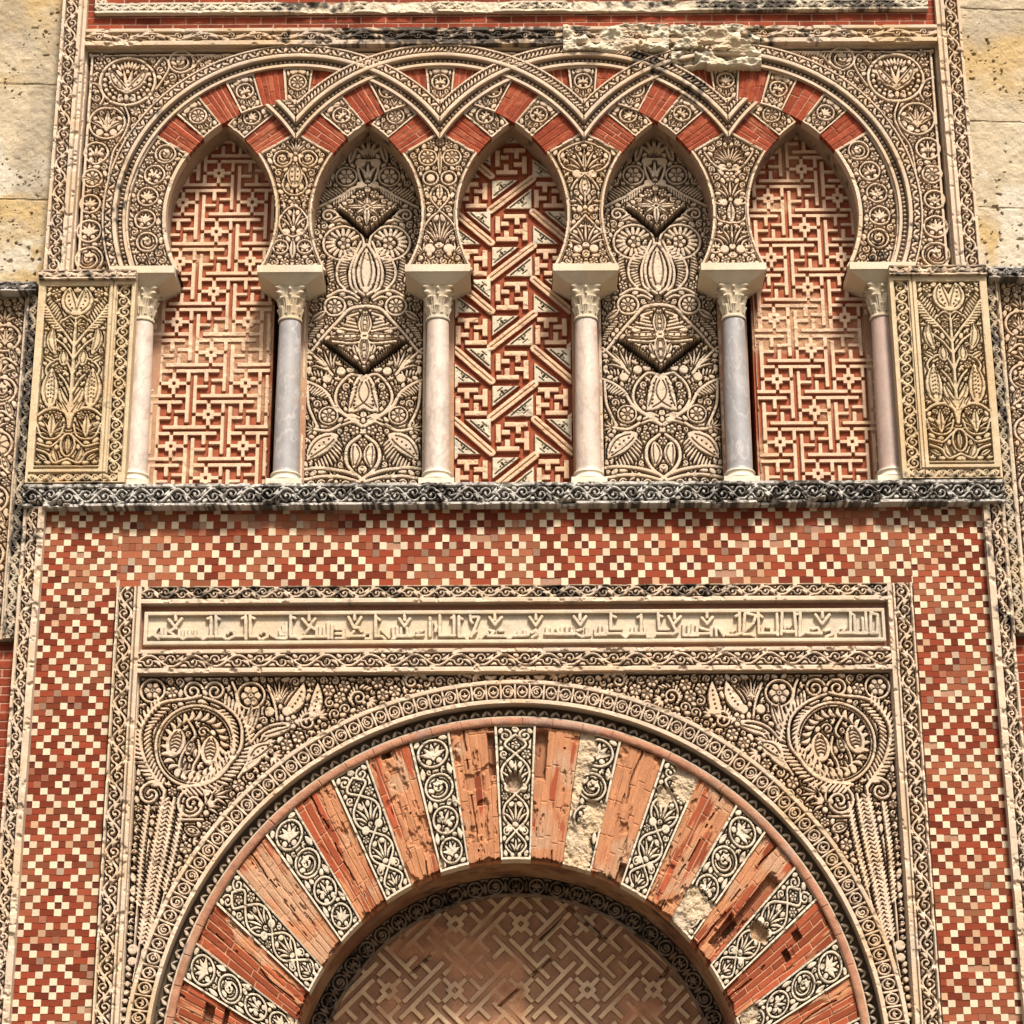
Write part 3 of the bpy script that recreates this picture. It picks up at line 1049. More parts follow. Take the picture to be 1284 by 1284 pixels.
ZP0, ZP1 = 31.0, 566.0
def lattice(cx, half, u_star, z_star, seed, label):
    w_, h_, res = 2 * half, ZP1 - ZP0, 0.8
    M = bitmap_relief(BM, 4.67, 4.4, u_star - (cx - half), z_star - ZP0, w_, h_, res)
    nv, nu = M.shape
    U, V = np.meshgrid(np.arange(nu) * res, np.arange(nv) * res)
    edge = np.minimum(U, w_ - U)
    M = np.where(edge < 3.2, 0, M)
    worn = sstep(fbm(U, V, 60, seed) + 0.35 * np.exp(-((V - 225) / 50) ** 2), 0.58, 0.82)
    M2 = sstep(M, 0.06, 0.5)
    H = NP - 3 + M2 * 4.5 * (1 - 0.6 * worn) + 1.2 * worn * 2 * fbm(U, V, 6, seed) + 0.6 * (fbm(U, V, 5, seed + 1) - 0.5)
    gr = np.array((0.36, 0.095, 0.045)) * (1 + 0.4 * (fbm(U, V, 9, seed + 2) - 0.5))[..., None]
    st = tone(U, V, (0.76, 0.515, 0.345), seed, 0.25, 0.12, 0.2)
    wp = (worn * 0.75)[..., None]
    gr = gr * (1 - wp) + np.array((0.50, 0.31, 0.18)) * wp
    c = gr * (1 - M2[..., None]) + st * M2[..., None]
    tag(relief("lattice_panel", H, rect(cx - half, ZP0), M_BRICK, None, None, -95, res, c), label, "lattice panel", "brick fret panels in the outer niches")
lattice(-395, 81, *at(214, 559.8, NP), 601, "pink brick fret panel in the leftmost niche, with star motifs")
lattice(395, 81, *at(978, 554.5, NP), 602, "pink brick fret panel in the rightmost niche, with star motifs")

def tri(r, P, TR):
    (x0, y0), (x1, y1), (x2, y2) = P
    d = None
    cx, cy = (x0 + x1 + x2) / 3, (y0 + y1 + y2) / 3
    E = []
    for (a, b) in ((P[0], P[1]), (P[1], P[2]), (P[2], P[0])):
        L = math.dist(a, b)
        nx, ny = (b[1] - a[1]) / L, -(b[0] - a[0]) / L
        if (cx - a[0]) * nx + (cy - a[1]) * ny > 0:
            nx, ny = -nx, -ny
        q = (r.U - a[0]) * nx + (r.Vv - a[1]) * ny
        d = q if d is None else np.maximum(d, q)
        E.append((L, a, b, nx, ny))
    np.minimum(r.D, d, out=r.D)
    np.maximum(TR, sstep(-d, -0.8, 0.2), out=TR)
    L, a, b, nx, ny = max(E)
    r._poly(r.K, [(a[0] + (b[0] - a[0]) * 0.14 - nx * 3.2, a[1] + (b[1] - a[1]) * 0.14 - ny * 3.2),
                  (a[0] + (b[0] - a[0]) * 0.86 - nx * 3.2, a[1] + (b[1] - a[1]) * 0.86 - ny * 3.2)], 0.75)
    mx, my = (a[0] + b[0]) / 2 - nx * 7.5, (a[1] + b[1]) / 2 - ny * 7.5
    r._poly(r.K, [(mx - nx * 1.2, my - ny * 1.2), (mx + nx * 1.8, my + ny * 1.8)], 1.3)
    for sg in (-1, 1):
        r._poly(r.K, [(mx + sg * ny * 3.5 + nx, my - sg * nx * 3.5 + ny), (mx + sg * ny * 5.5 + nx * 2, my - sg * nx * 5.5 + ny * 2)], 0.5)
    r._poly(r.K, [(mx - nx * 4.5 + sg * ny * 4, my - ny * 4.5 - sg * nx * 4), (mx - nx * 4.5 - sg * ny * 4, my - ny * 4.5 + sg * nx * 4)], 0.4)

def centre_panel():
    half, cx = 80, 0
    w_, h_ = 2 * half, ZP1 - ZP0
    r = Rel(w_, h_, 0.8)
    sx_, sy_ = 104.6 / 815, 100.2 / 725
    def put(ox, oy, P):
        return [(ox + a * sx_, oy - b * sy_) for a, b in P]
    TR = np.zeros_like(r.D)
    for a in range(-1, 3):
        for b in range(-2, 6):
            ox, oy = half + at(643.1, 547.5, NP)[0] + a * 104.6, at(643.1, 547.5, NP)[1] - ZP0 + b * 100.2
            for P in ([(-85, -122), (150, -122)], [(138, -52), (138, 140)], [(-165, 123), (65, 123)], [(-147, -122), (-147, 58)],
                      [(55, -112), (55, -30)], [(25, 38), (115, 38)], [(-55, 30), (-55, 108)], [(-115, -42), (-30, -42)]):
                r.bar(*put(ox, oy, P), 3.3)
            o2x, o2y = ox - 410 * sx_, oy + 355 * sy_
            for P in ([(-150, -117), (60, -117)], [(130, -130), (130, 53)], [(-75, 118), (150, 118)], [(-145, -57), (-145, 140)],
                      [(-55, -107), (-55, -27)], [(15, -42), (115, -42)], [(40, 13), (40, 103)], [(-120, 38), (-35, 38)]):
                r.bar(*put(o2x, o2y, P), 3.3)
            for P in ([(-222, -190), (222, -536)], [(222, -172), (600, 160)]):
                Q = put(ox, oy, P)
                r._poly(r.D, Q, 5.2)
                r._poly(r.K, Q, 0.5)
            for P in ([(-205, -515), (65, -515), (-205, -305)], [(207, -425), (207, -205), (-68, -205)],
                      [(-480, -175), (-222, -175), (-222, 52)], [(-595, -28), (-595, 176), (-330, 176)]):
                tri(r, put(ox, oy, P), TR)
    r.D = np.where(np.minimum(r.U, w_ - r.U) < 3.4, 4.0, r.D)
    k = np.clip(0.5 - r.D / 1.1, 0, 1)
    H = r.height(NP - 4, 5.0, 3.6, wear=0.25, seed=9)
    gr = np.array((0.33, 0.085, 0.04)) * (1 + 0.5 * (fbm(r.U, r.Vv, 9, 4) - 0.5))[..., None]
    st = tone(r.U, r.Vv, (0.74, 0.485, 0.315), 33, 0.3, 0.1, 0.2)
    tc = tone(r.U, r.Vv, (0.66, 0.55, 0.40), 35, 0.15, 0.3, 0.2) * (1 - 0.8 * np.clip(0.5 - r.K, 0, 1))[..., None]
    st = st * (1 - TR[..., None]) + tc * TR[..., None]
    c = gr * (1 - k[..., None]) + st * k[..., None]
    tag(relief("lattice_panel", H, rect(cx - half, ZP0), M_BRICK, None, None, -95, 0.8, c),
        "red and cream key fret panel with diagonal bars in the middle niche", "lattice panel")
centre_panel()

def flower_panel():
    """the two inner niches: mirrored foliage with two projecting diamonds"""
    half = 80.0
    r = Rel(160, ZP1 - ZP0, 0.8, sym=half)
    r.k = 1.3
    r.trench = np.zeros_like(r.D)
    def lo(X, Y):           # measured on the lower enlargement
        a = at(370 + X / 5.58, 380 + Y / 5.58, NP)
        return half + a[0] - at(370 + 463 / 5.58, 500, NP)[0], a[1] - ZP0
    def up(X, Y):
        a = at(375 + X / 5.58, 160 + Y / 5.58, NP)
        return half + a[0] - at(375 + 463 / 5.58, 280, NP)[0], a[1] - ZP0
    def L2(f, *P): return [f(*p) for p in P]
    r.border(3.2, 3.2, 3, 0)
    # projecting diamonds
    def diamond(f, top, side, bot, hmax):
        a, b, c = f(*top), f(*side), f(*bot)
        du, dv = np.abs(r.U - half) / abs(b[0] - half), r.Vv
        t = np.where(dv >= b[1], (dv - b[1]) / (a[1] - b[1]), (b[1] - dv) / (b[1] - c[1]))
        ins = (du + np.abs(t)) < 1.0
        rise = np.clip((a[1] - dv) / (a[1] - b[1] + 6), 0, 1) ** 1.5
        r.L = np.where(ins, np.maximum(r.L, hmax * rise), r.L)
        e = (du + np.abs(t) - 1.0) * abs(b[0] - half) * 0.62
        r.trench = np.maximum(r.trench, (dv < b[1] + 1) * (e > 0) * sstep(6.2 - e, 0, 1.2))
        return ins
    d1 = diamond(lo, (465, 30), (735, 265), (462, 470), 9)
    d2 = diamond(up, (465, 405), (645, 575), (463, 735), 8)
    d1 = d1 & (r.Vv < lo(0, 262)[1])
    # lower flower on the diamond
    x, z = lo(465, 245)
    r.bigleaf(x, z + 3, *lo(466, 60), 15, 0, 4)
    r.bigleaf(x, z - 3, *lo(464, 440), 15, 0, 3)
    r.bigleaf(x + 3, z, *lo(700, 250), 11, 0, 4)
    r.disk(x, z, 4.5); r.hole(x, z, 1.1)
    for q in range(4):
        r.stroke(L2(lo, (520 + 10 * q, 205 - 28 * q), (600, 190 - 30 * q), (690 - 55 * q, 175 - 34 * q)), 2.4)
    r.stroke(L2(lo, (500, 290), (560, 300), (690, 285)), 2.2)
    r.leaf(*lo(540, 315), *lo(520, 380), 7, 1)
    # branch framing the upper half of the flower
    r.stroke(L2(lo, (470, 20), (580, 40), (660, 120), (760, 230), (830, 320), (870, 350)), [3.4, 2.6])
    x, z = lo(690, 20)
    r.ring(x, z, 13.5, 3); r.rosette(x, z, 10, 8)
    r.teeth(L2(lo, (760, 140), (800, 190), (850, 260)), 9, 4.2, 0.9, 2.2, 1)
    r.leaf(*lo(760, 60), *lo(850, 120), 9, 1.2)
    # fans on either side of the diamond tip
    r.fan(*lo(690, 480), 34, 1.05, 6, 1.5, 5)
    r.stroke(L2(lo, (690, 500), (760, 420), (870, 320)), [3, 2.4])
    r.teeth(L2(lo, (520, 470), (590, 420), (690, 330)), 9, 4.0, 1.1, 2.2, 1)
    # twin lobed fruit
    r.bigleaf(*lo(480, 520), *lo(560, 755), 30, -0.16, 0)
    r.stroke(L2(lo, (480, 515), (560, 500), (640, 580), (660, 680), (600, 770), (520, 800)), 2.6)
    for q in range(6):
        r.hole(*lo(515 + q * 3, 575 + q * 28), 1.3)
        r.hole(*lo(545 + q * 8, 585 + q * 26), 1.3)
    # big side leaves with scalloped inside edge
    r.stroke(L2(lo, (470, 860), (560, 800), (660, 730), (720, 630), (800, 570), (870, 540)), [3.6, 2.6])
    r.teeth(L2(lo, (700, 640), (760, 600), (850, 570)), 12, 4.2, -1.2, 2.3, 1)
    r.teeth(L2(lo, (690, 560), (760, 510), (850, 500)), 8, 4.2, 1.2, 2.3, 1)
    r.stroke(L2(lo, (860, 560), (850, 700), (820, 780), (780, 860)), 2.6)
    x, z = lo(705, 785)
    r.ring(x, z, 12, 2.0); r.rosette(x, z, 9.4, 7)
    r.fan(*lo(800, 880), 15, 0.3, 5, 2.2, 3.6)
    r.stroke(L2(lo, (620, 850), (700, 890), (800, 880)), 2.8)
    for q in range(3):
        r.stroke(L2(lo, (490, 850 - 25 * q), (540, 830 - 25 * q), (600 - 10 * q, 850 - 30 * q)), 2.2)
    r.rosette(*lo(520, 890), 6.5, 5)
    # lower leaves
    r.stroke(L2(lo, (480, 930), (560, 1000), (570, 1100), (520, 1180), (440, 1240)), [3, 3.2])
    r.bigleaf(*lo(515, 990), *lo(515, 1150), 15, -0.08, 0)
    r.bigleaf(*lo(650, 930), *lo(840, 1090), 24, 0.08, 5)
    r.teeth(L2(lo, (640, 960), (700, 1050), (800, 1130)), 16, 4.6, -1.25, 2.6, 1)
    r.stroke(L2(lo, (480, 1210), (600, 1170), (760, 1150), (860, 1160)), 3)
    r.stroke(L2(lo, (470, 1250), (600, 1215), (740, 1210), (860, 1230)), 2.8)
    r.fan(*lo(640, 1225), 14, 0.2, 3, 1.4, 4)
    # upper half
    x, z = up(620, 342)
    r.ring(x, z, 14, 2.2); r.rosette(x, z, 11, 6)
    r.stroke(L2(up, (500, 400), (540, 300), (530, 240), (480, 230)), 2.6)
    r.fan(*up(465, 380), 30, math.pi / 2, 3, 0.9, 6)
    r.fan(*up(465, 225), 34, math.pi / 2, 5, 1.6, 6)
    r.leaf(*up(600, 240), *up(560, 100), 10, 1.2)
    r.stroke(L2(up, (480, 405), (570, 425), (660, 480), (740, 520), (820, 560)), [3, 3])
    r.teeth(L2(up, (640, 450), (700, 480), (780, 520)), 15, 4.2, 1.2, 2.3, 1)
    r.teeth(L2(up, (560, 425), (640, 480), (700, 520)), 8, 4.2, -0.8, 2.2, 1)
    x, z = up(465, 570)
    for a in (0.72, 1.57, -0.72):
        r.bigleaf(x + 3 * math.cos(a), z + 3 * math.sin(a), x + 21 * math.cos(a), z + 19 * math.sin(a), 8, 0, 0)
    r.leaf(x, z - 3, x, z - 27, 8, 1.1)
    r.leaf(x + 3, z, *up(625, 565), 6, 1)
    r.spiral(*up(735, 615), 9.5, 2.6, 1.3, -1, 3)
    r.stroke(L2(up, (690, 570), (650, 640), (590, 660), (550, 690)), 2.8)
    r.leaf(*up(640, 620), *up(720, 660), 8, 1)
    # toothed rounds and their tails
    x, z = up(622, 808)
    r.ring(x, z, 27, 3, 25)
    for q in range(15):
        a = 2.6 - q * 0.36
        r.stroke([(x + 13 * math.cos(a), z + 12 * math.sin(a)), (x + 22 * math.cos(a), z + 20 * math.sin(a))], 3.2)
    r.rosette(x - 1, z, 9, 5)
    r.stroke(L2(up, (500, 800), (540, 900), (570, 1000), (560, 1100), (520, 1150)), 2.6)
    r.teeth(L2(up, (520, 850), (570, 930), (600, 1010), (580, 1110)), 11, 3.9, 1.35, 2.3, 1)
    r.stroke(L2(up, (620, 900), (660, 980), (650, 1070), (590, 1140)), 2.4)
    r.bigleaf(*up(457, 1140), *up(460, 850), 24, 0, 0)
    r.teeth(L2(up, (470, 1110), (470, 1000), (470, 900)), 9, 4.0, -0.9, 2.0, 1)
    r.stroke(L2(up, (465, 820), (510, 880), (545, 1000), (520, 1120), (465, 1170)), 2.8)
    r.stroke(L2(up, (500, 1190), (560, 1150), (640, 1140), (720, 1180)), 2.6)
    r.stroke(L2(up, (510, 1210), (560, 1185), (600, 1190)), 2.2)
    r.teeth(L2(up, (700, 900), (690, 980), (680, 1060)), 9, 4.2, 1.2, 2.2, 1)
    r.k = 1.0
    r.fill(1.5, 0.9, maxn=800, rmax=6)
    r.D = np.where(r.trench > 0.5, np.maximum(r.D, 3.0), r.D)  # added groove in dark ground tint stands in for the diamonds' cast shadow
    r.islok = r.islok & (r.trench < 0.5)
    r.L -= 9 * r.trench
    return r
fp = flower_panel()
for cx, sd, lab in ((-194.5, 611, "grey carved foliage panel in the second niche from the left"), (192.5, 612, "grey carved foliage panel in the second niche from the right")):
    H = fp.height(NP - 9, 10.0, 4.0, wear=0.15, seed=sd)
    tag(relief("foliage_panel", H, rect(cx - 80, ZP0), M_STONE, None, None, -95, 0.8,
               (lambda sd: (lambda X, Z, u, v: tone(X, Z, (0.66, 0.515, 0.375), sd, 0.2, 0.2)))(sd), top=fp.top, gnd=(0.26, 0.23, 0.2)),
        lab, "carved panel", "foliage panels of the inner niches")

# ------------------------------------------------------------------ six columns
def lathe(prof, cx, n=48):
    """prof: list of (z, r); centre cx, depth pc"""
    A = np.linspace(0, 2 * math.pi, n, endpoint=False)
    zz = np.array([q[0] for q in prof], float)
    rr = np.array([q[1] for q in prof], float)
    return A, zz, rr

def ring_mesh(name, A, Zr, R, cx, pc, mat, parent, base, seed, closed_top=True, **kw):
    """R (nz,na) radii at heights Zr"""
    nz, na = R.shape
    X = cx + R * np.sin(A)[None, :]
    P = pc + R * np.cos(A)[None, :]
    Z = np.repeat(np.asarray(Zr)[:, None], na, 1)
    V = np.stack([X.ravel() * S, -P.ravel() * S, (Z.ravel() + Z0) * S], -1)
    idx = np.arange(nz * na).reshape(nz, na)
    nx = np.roll(idx, -1, 1)
    q = np.stack([idx[:-1], nx[:-1], nx[1:], idx[1:]], -1).reshape(-1, 4)
    c = tone(X * 1.0 + P * 0.7, Z, base, seed, **kw)
    if name == 'shaft':
        vn = np.abs(fbm(X * 1.3 + P + 0.5 * Z, Z * 0.5 - X, 30, seed + 3, 4) - 0.5)
        m_ = (sstep(-vn, -0.035, -0.005) * 0.5)[..., None]
        c = c * (1 - m_) + np.array((0.62, 0.56, 0.5) if base[0] < 0.45 else (0.44, 0.30, 0.23)) * m_
        m_ = (sstep(fbm(X * 2 + P, Z * 0.5, 16, seed + 8, 4), 0.56, 0.75) * 0.45)[..., None]
        c = c * (1 - m_) + np.array((0.36, 0.30, 0.25)) * m_
    c = c.reshape(-1, 3)
    return build(name, V, q[:, ::-1] if False else q, mat, parent, c, True)

PC = -15.0
def column(j, label, shaft_col, seed, kw):
    cx = CJ[j] + (-1.5 if j < 3 else -1.0 if j < 5 else 0)
    t = thing("column", label, "column", (cx, 34, PC), "columns of the upper arcade")
    A = np.linspace(0, 2 * math.pi, 64, endpoint=False)
    # shaft with a slight swelling
    zs = np.linspace(57, 268, 120)
    f = (zs - 57) / 211
    rs = 16.2 - 2.1 * f + 0.5 * np.sin(math.pi * f)
    rs[0:2] += (0.9, 0.4)
    R = np.repeat(rs[:, None], 64, 1)
    ring_mesh("shaft", A, zs, R, cx, PC, M_MARBLE, t, shaft_col, seed, **kw)
    # base: plinth, two rolls and a hollow
    zb = np.linspace(43, 58, 22)
    prof = np.interp(zb, [43, 44, 46, 48, 49, 51, 53, 55, 56.5, 58], [18.5, 21, 22, 21, 19, 18, 18.2, 19.6, 18.8, 16.4])
    ring_mesh("base", A, zb, np.repeat(prof[:, None], 64, 1), cx, PC, M_MARBLE, t, PALE, seed + 1, ochre=0.1, grey=0.2)
    r_ = grid_box("plinth", cx - 22.5, cx + 22.5, 33.2, 44, PC - 18, PC + 22.5, M_MARBLE, t, PALE, 3, 0.8, seed + 2, ochre=0.1, grey=0.2)
    Vp = [(x * S, -p * S, (44 + Z0) * S) for x, p in ((cx - 22.3, PC - 18), (cx + 22.3, PC - 18), (cx + 22.3, PC + 22), (cx - 22.3, PC + 22))]
    # capital: bell, two rows of leaves, corner volutes
    na, zc = 144, np.linspace(0, 48, 64)
    A2 = np.linspace(0, 2 * math.pi, na, endpoint=False)
    T, Q = np.meshgrid(zc, A2, indexing='ij')
    bell = 12.6 + 3.4 * (T / 48) ** 2
    bell = np.where(T < 4.5, 14.6 + 1.2 * np.sqrt(np.clip(1 - ((T - 2.2) / 2.3) ** 2, 0, 1)), bell)
    def tier(z0, z1, ph, amp, n=8):
        lobe = np.clip(np.cos(n * (Q - ph)) * 0.75 + 0.45, 0, 1) ** 0.6
        s_ = np.clip((T - z0) / (z1 - z0), 0, 1)
        return lobe * amp * (0.25 + 0.75 * s_ ** 1.5) * (1 - sstep(T, z1 - 0.5, z1 + 1.5)) * (T > z0) * (1 - 0.35 * (np.abs(np.sin(n * (Q - ph))) < 0.12) * (s_ < 0.8))
    cap = bell + np.maximum(tier(4.5, 19, 0, 5.2), tier(9, 31, math.pi / 8, 6.0))
    vol = np.clip(np.cos(4 * (Q - math.pi / 4)), 0, 1) ** 3 * sstep(T, 22, 40) * 9.5
    curl = 1 + 0.25 * np.sin(T * 0.9)
    cap = cap + vol * curl
    ros = np.clip(np.cos(4 * Q), 0, 1) ** 8 * np.exp(-((T - 41) / 3.6) ** 2) * 6.5 + np.clip(np.cos(4 * Q), 0, 1) ** 10 * np.exp(-((T - 34) / 2.2) ** 2) * 4
    cap = cap + ros - 1.6 * (np.abs(np.sin(8 * Q)) < 0.2) * (T > 6) * (T < 28)
    cap += 0.5 * (fbm(Q * 20, T, 3, seed + 4, 2) - 0.5)
    ring_mesh("capital", A2, 268 + zc, cap, cx, PC, M_STONE, t, (0.63, 0.52, 0.37), seed + 3, ochre=0.35, grey=0.35)
    # impost block: upright slab on an inverted pyramid
    hw = [20.5, 21.5, 40.5, 41.2, 42.4, 42.4]
    zz = [314.5, 315.5, 326.5, 327.0, 328.0, 338.0]
    pf = [0.0, 1.5, 12.0, 12.8, 14.2, 14.2]
    V, Fq, n = [], [], 14
    for k in range(6):
        xs = np.linspace(cx - hw[k], cx + hw[k], n)
        loop = [(x_, pf[k]) for x_ in xs] + [(cx + hw[k], NP - 6), (cx - hw[k], NP - 6)]
        V += [(x_ * S, -p_ * S, (zz[k] + Z0) * S) for x_, p_ in loop]
    m = n + 2
    for k in range(5):
        for i in range(m):
            a, b = k * m + i, k * m + (i + 1) % m
            Fq.append((a, b, b + m, a + m))
    V = np.array(V)
    base_i = len(V)
    # underside and top, as strips from the front edge to the back edge
    for k in (0, 5):
        for i in range(n - 1):
            fr_ = (i + 0.0) / (n - 1), (i + 1.0) / (n - 1)
            xa, xb = cx - hw[k] + 2 * hw[k] * fr_[0], cx - hw[k] + 2 * hw[k] * fr_[1]
            q = [(xa * S, -pf[k] * S, (zz[k] + Z0) * S), (xb * S, -pf[k] * S, (zz[k] + Z0) * S), (xb * S, (6 - NP) * S, (zz[k] + Z0) * S), (xa * S, (6 - NP) * S, (zz[k] + Z0) * S)]
            s0 = len(V)
            V = np.concatenate([V, np.array(q)])
            Fq.append((s0, s0 + 1, s0 + 2, s0 + 3) if k == 5 else (s0 + 3, s0 + 2, s0 + 1, s0))
    c = tone(V[:, 0] / S, V[:, 2] / S - Z0 + V[:, 1] / S * 0.5, PALE, seed + 7, 0.25, 0.3)
    build("impost_block", V, np.array(Fq), M_STONE, t, c)

PINK, GRY, ROSE = (0.66, 0.53, 0.44), (0.36, 0.335, 0.325), (0.52, 0.36, 0.29)
column(0, "pale pink marble column at the left end of the upper arcade, half hidden", PINK, 701, dict(ochre=0.05, grey=0.1))
column(1, "grey marble column between the left fret niche and the foliage niche", GRY, 711, dict(ochre=0.0, grey=0.0, var=0.2))
column(2, "pale pink marble column left of the middle niche", PINK, 721, dict(ochre=0.12, grey=0.1))
column(3, "pale pink marble column right of the middle niche", (0.63, 0.50, 0.41), 731, dict(ochre=0.05, grey=0.15))
column(4, "grey marble column between the foliage niche and the right fret niche", (0.34, 0.32, 0.315), 741, dict(ochre=0.0, grey=0.0, var=0.2))
column(5, "brownish rose marble column at the right end of the arcade, half hidden", ROSE, 751, dict(ochre=0.1, grey=0.25))

# ------------------------------------------------------------------ carved panels at the ends of the arcade
def side_panel():
    fld = Rel(84, 254, RES, sym=42)
    r = fld
    r.border(1.2, 1.2, 0, 1.2)
    r.bigleaf(43.5, 214, 52, 250, 21, -0.12, 5)
    r.stroke([(42, 206), (50, 210), (58, 204)], 2.2)
    r.stroke([(42, 56), (42, 110), (42, 160), (42, 200)], [4.2, 3.0])
    r.fan(42, 196, 15, math.pi / 2, 5, 2.6, 3.6, False)
    r.stroke([(42, 168), (56, 188), (70, 206), (82, 226)], [3.4, 2.2])
    r.teeth([(58, 190), (70, 208), (80, 226)], 12, 4.4, -1.0, 2.6, 1)
    r.teeth([(62, 200), (72, 215), (80, 232)], 10, 4.6, 1.1, 2.6, 1)
    r.bigleaf(66, 158, 70, 196, 12, -0.1, 0)
    r.stroke([(42, 150), (54, 168), (66, 178)], 2.6)
    r.bigleaf(54, 142, 55, 162, 12, 0, 0)
    r.stroke([(42, 128), (52, 148), (66, 148), (76, 136), (72, 124)], 2.6)
    r.leaf(66, 146, 80, 154, 7, 1)
    # pine cones
    r.bigleaf(67, 84, 68, 136, 21, -0.04, 0)
    for q in range(6):
        for e in (-3.2, 0, 3.2):
            r.hole(67.6 + e, 95 + q * 5.6 + (1.4 if e == 0 else 0), 0.85)
    r.stroke([(42, 100), (50, 118), (58, 128)], 2.6)
    r.leaf(44, 84, 56, 110, 9, 1.0, bend=-0.1)
    r.leaf(43, 74, 53, 92, 6, 0.8)
    r.leaf(52, 78, 60, 92, 6, 0.8)
    # arch band and fans
    r.stroke([(42, 58), (46, 74), (58, 82), (72, 80), (82, 72)], [4.6, 3.0])
    r.leaf(64, 44, 64, 74, 9, 1.1)
    r.fan(64, 46, 24, math.pi / 2, 7, 3.0, 3.6, False)
    r.stroke([(82, 60), (76, 44), (62, 40), (52, 46), (48, 60)], 2.4)
    r.ring(42, 32, 9, 2.4, 15)
    r.leaf(42, 22, 42, 44, 6, 1.2)
    r.stroke([(46, 46), (56, 36), (64, 30), (80, 34)], 2.6)
    r.stroke([(42, 14), (58, 8), (66, 20), (80, 26)], 2.6)
    r.bigleaf(54, 8, 60, 28, 9, -0.1, 0)
    r.leaf(68, 12, 80, 20, 6, 1)
    r.stroke([(42, 3), (84, 3)], 2.4, False)
    r.fill(1.3, 1.0)
    w_, h_ = 125, 279
    nu, nv = int(round(w_ / RES)) + 1, int(round(h_ / RES)) + 1
    top = 20.0
    def make(sx, seed, label):
        H = np.full((nv, nu), top)
        TM = np.ones((nv, nu))
        def paste(A, u0, v0, T=None):
            j, i = int(round(u0 / RES)), int(round(v0 / RES))
            h, w = min(A.shape[0], nv - i), min(A.shape[1], nu - j)
            H[i:i + h, j:j + w] = A[:h, :w]
            if T is not None: TM[i:i + h, j:j + w] = T[:h, :w]
        paste(fld.height(top - 9, 8.6, wear=0.15, seed=seed), 8, 19, fld.top)
        sc_ = scroll(258, 19, 1, 1, 29)
        paste(sc_.height(top - 11, 8.0, wear=0.2, seed=seed + 1).T, 101, 14, sc_.top.T)
        bt = scroll(112, 13, 1, 1, 24)
        paste(bt.height(top - 8, 6.0, wear=0.35, seed=seed + 2), 4, 1, bt.top)
        H += 0.5 * (fbm(*np.meshgrid(np.arange(nu), np.arange(nv)), 6, seed) - 0.5)
        uu = np.arange(nu) * RES
        H[:, (uu > 95.5) & (uu < 97)] -= 2.2
        t = thing("carved_pilaster", label, "carved panel", (sx * 550, 36, 0), "plant panels at the ends of the arcade")
        relief("panel", H, lambda u, v: (sx * (612 - u), 35.5 + v), M_STONE, t, None, -40, RES,
               lambda X, Z, u, v: tone(X, Z, (0.63, 0.485, 0.305), seed, 0.55, 0.1, soot=soot_patch(X, Z, [(sx * 560, 38, 70, 10, 0.5)])), top=TM, gnd=(0.33, 0.27, 0.20))
        # the ledge on top
        lg = scroll(126, 12.5, 2, 2, 30)
        relief("ledge", lg.height(21, 5, wear=0.4, seed=seed + 4), lambda u, v: (sx * (612.5 - u), 314.8 + v), M_STONE, t, None, -40, RES,
               lambda X, Z, u, v: tone(X, Z, CREAM, seed + 5, 0.2, 0.4, soot=0.5), top=lg.top)
    return make
mk_side = side_panel()
mk_side(-1, 801, "ochre carved panel of palms and pine cones left of the arcade columns")
mk_side(1, 811, "ochre carved panel of palms and pine cones right of the arcade columns")

# ------------------------------------------------------------------ sooty cornice under the arcade
r = scroll(1226, 29, 3.5, 4.5, 46)
H = r.height(12, 9, wear=0.4, seed=77)
H += 2.2 * (fbm(r.U, r.Vv, 9, 78, 3) - 0.5)
brk = sstep(fbm(r.U, r.Vv, 28, 79), 0.66, 0.72) * sstep(-r.Vv, -9, -3)
brk = np.maximum(brk, sstep(-np.hypot((r.U - 1000) / 30, (r.Vv + 2) / 9), -1.1, -0.6))
H -= 9 * brk
tag(relief("cornice", H, rect(-613, 3.6), M_STONE, None, None, -60, RES,
           lambda X, Z, u, v: tone(X, Z, (0.60, 0.56, 0.50), 79, 0.05, 0.4, soot=0.5, sscale=4.0), top=r.top, gnd=(0.12, 0.11, 0.10)),
    "blackened carved vine cornice running under the arcade above the mosaic", "cornice")

# ------------------------------------------------------------------ outer frame of the gateway
of = thing("carved_surround", "carved vine frame edging the red and cream mosaic on its outer sides", "carved surround", (0, -735, 0))
for sx in (-1, 1):
    vine_strip("border", 742, 26, 3.5, 8.5, (lambda s_: (lambda u, v: (s_ * (612 - v), -736 + u)))(sx), 5, 8, of, -40, 43, None, 90 + sx,
               (lambda q: (lambda X, Z, u, v: tone(X, Z, CREAM, 93 + q, 0.35, 0.25, soot=soot_patch(X, Z, [(q * 600, -20, 25, 60, 0.45), (612, -120, 25, 70, 0.5)]))))(sx))

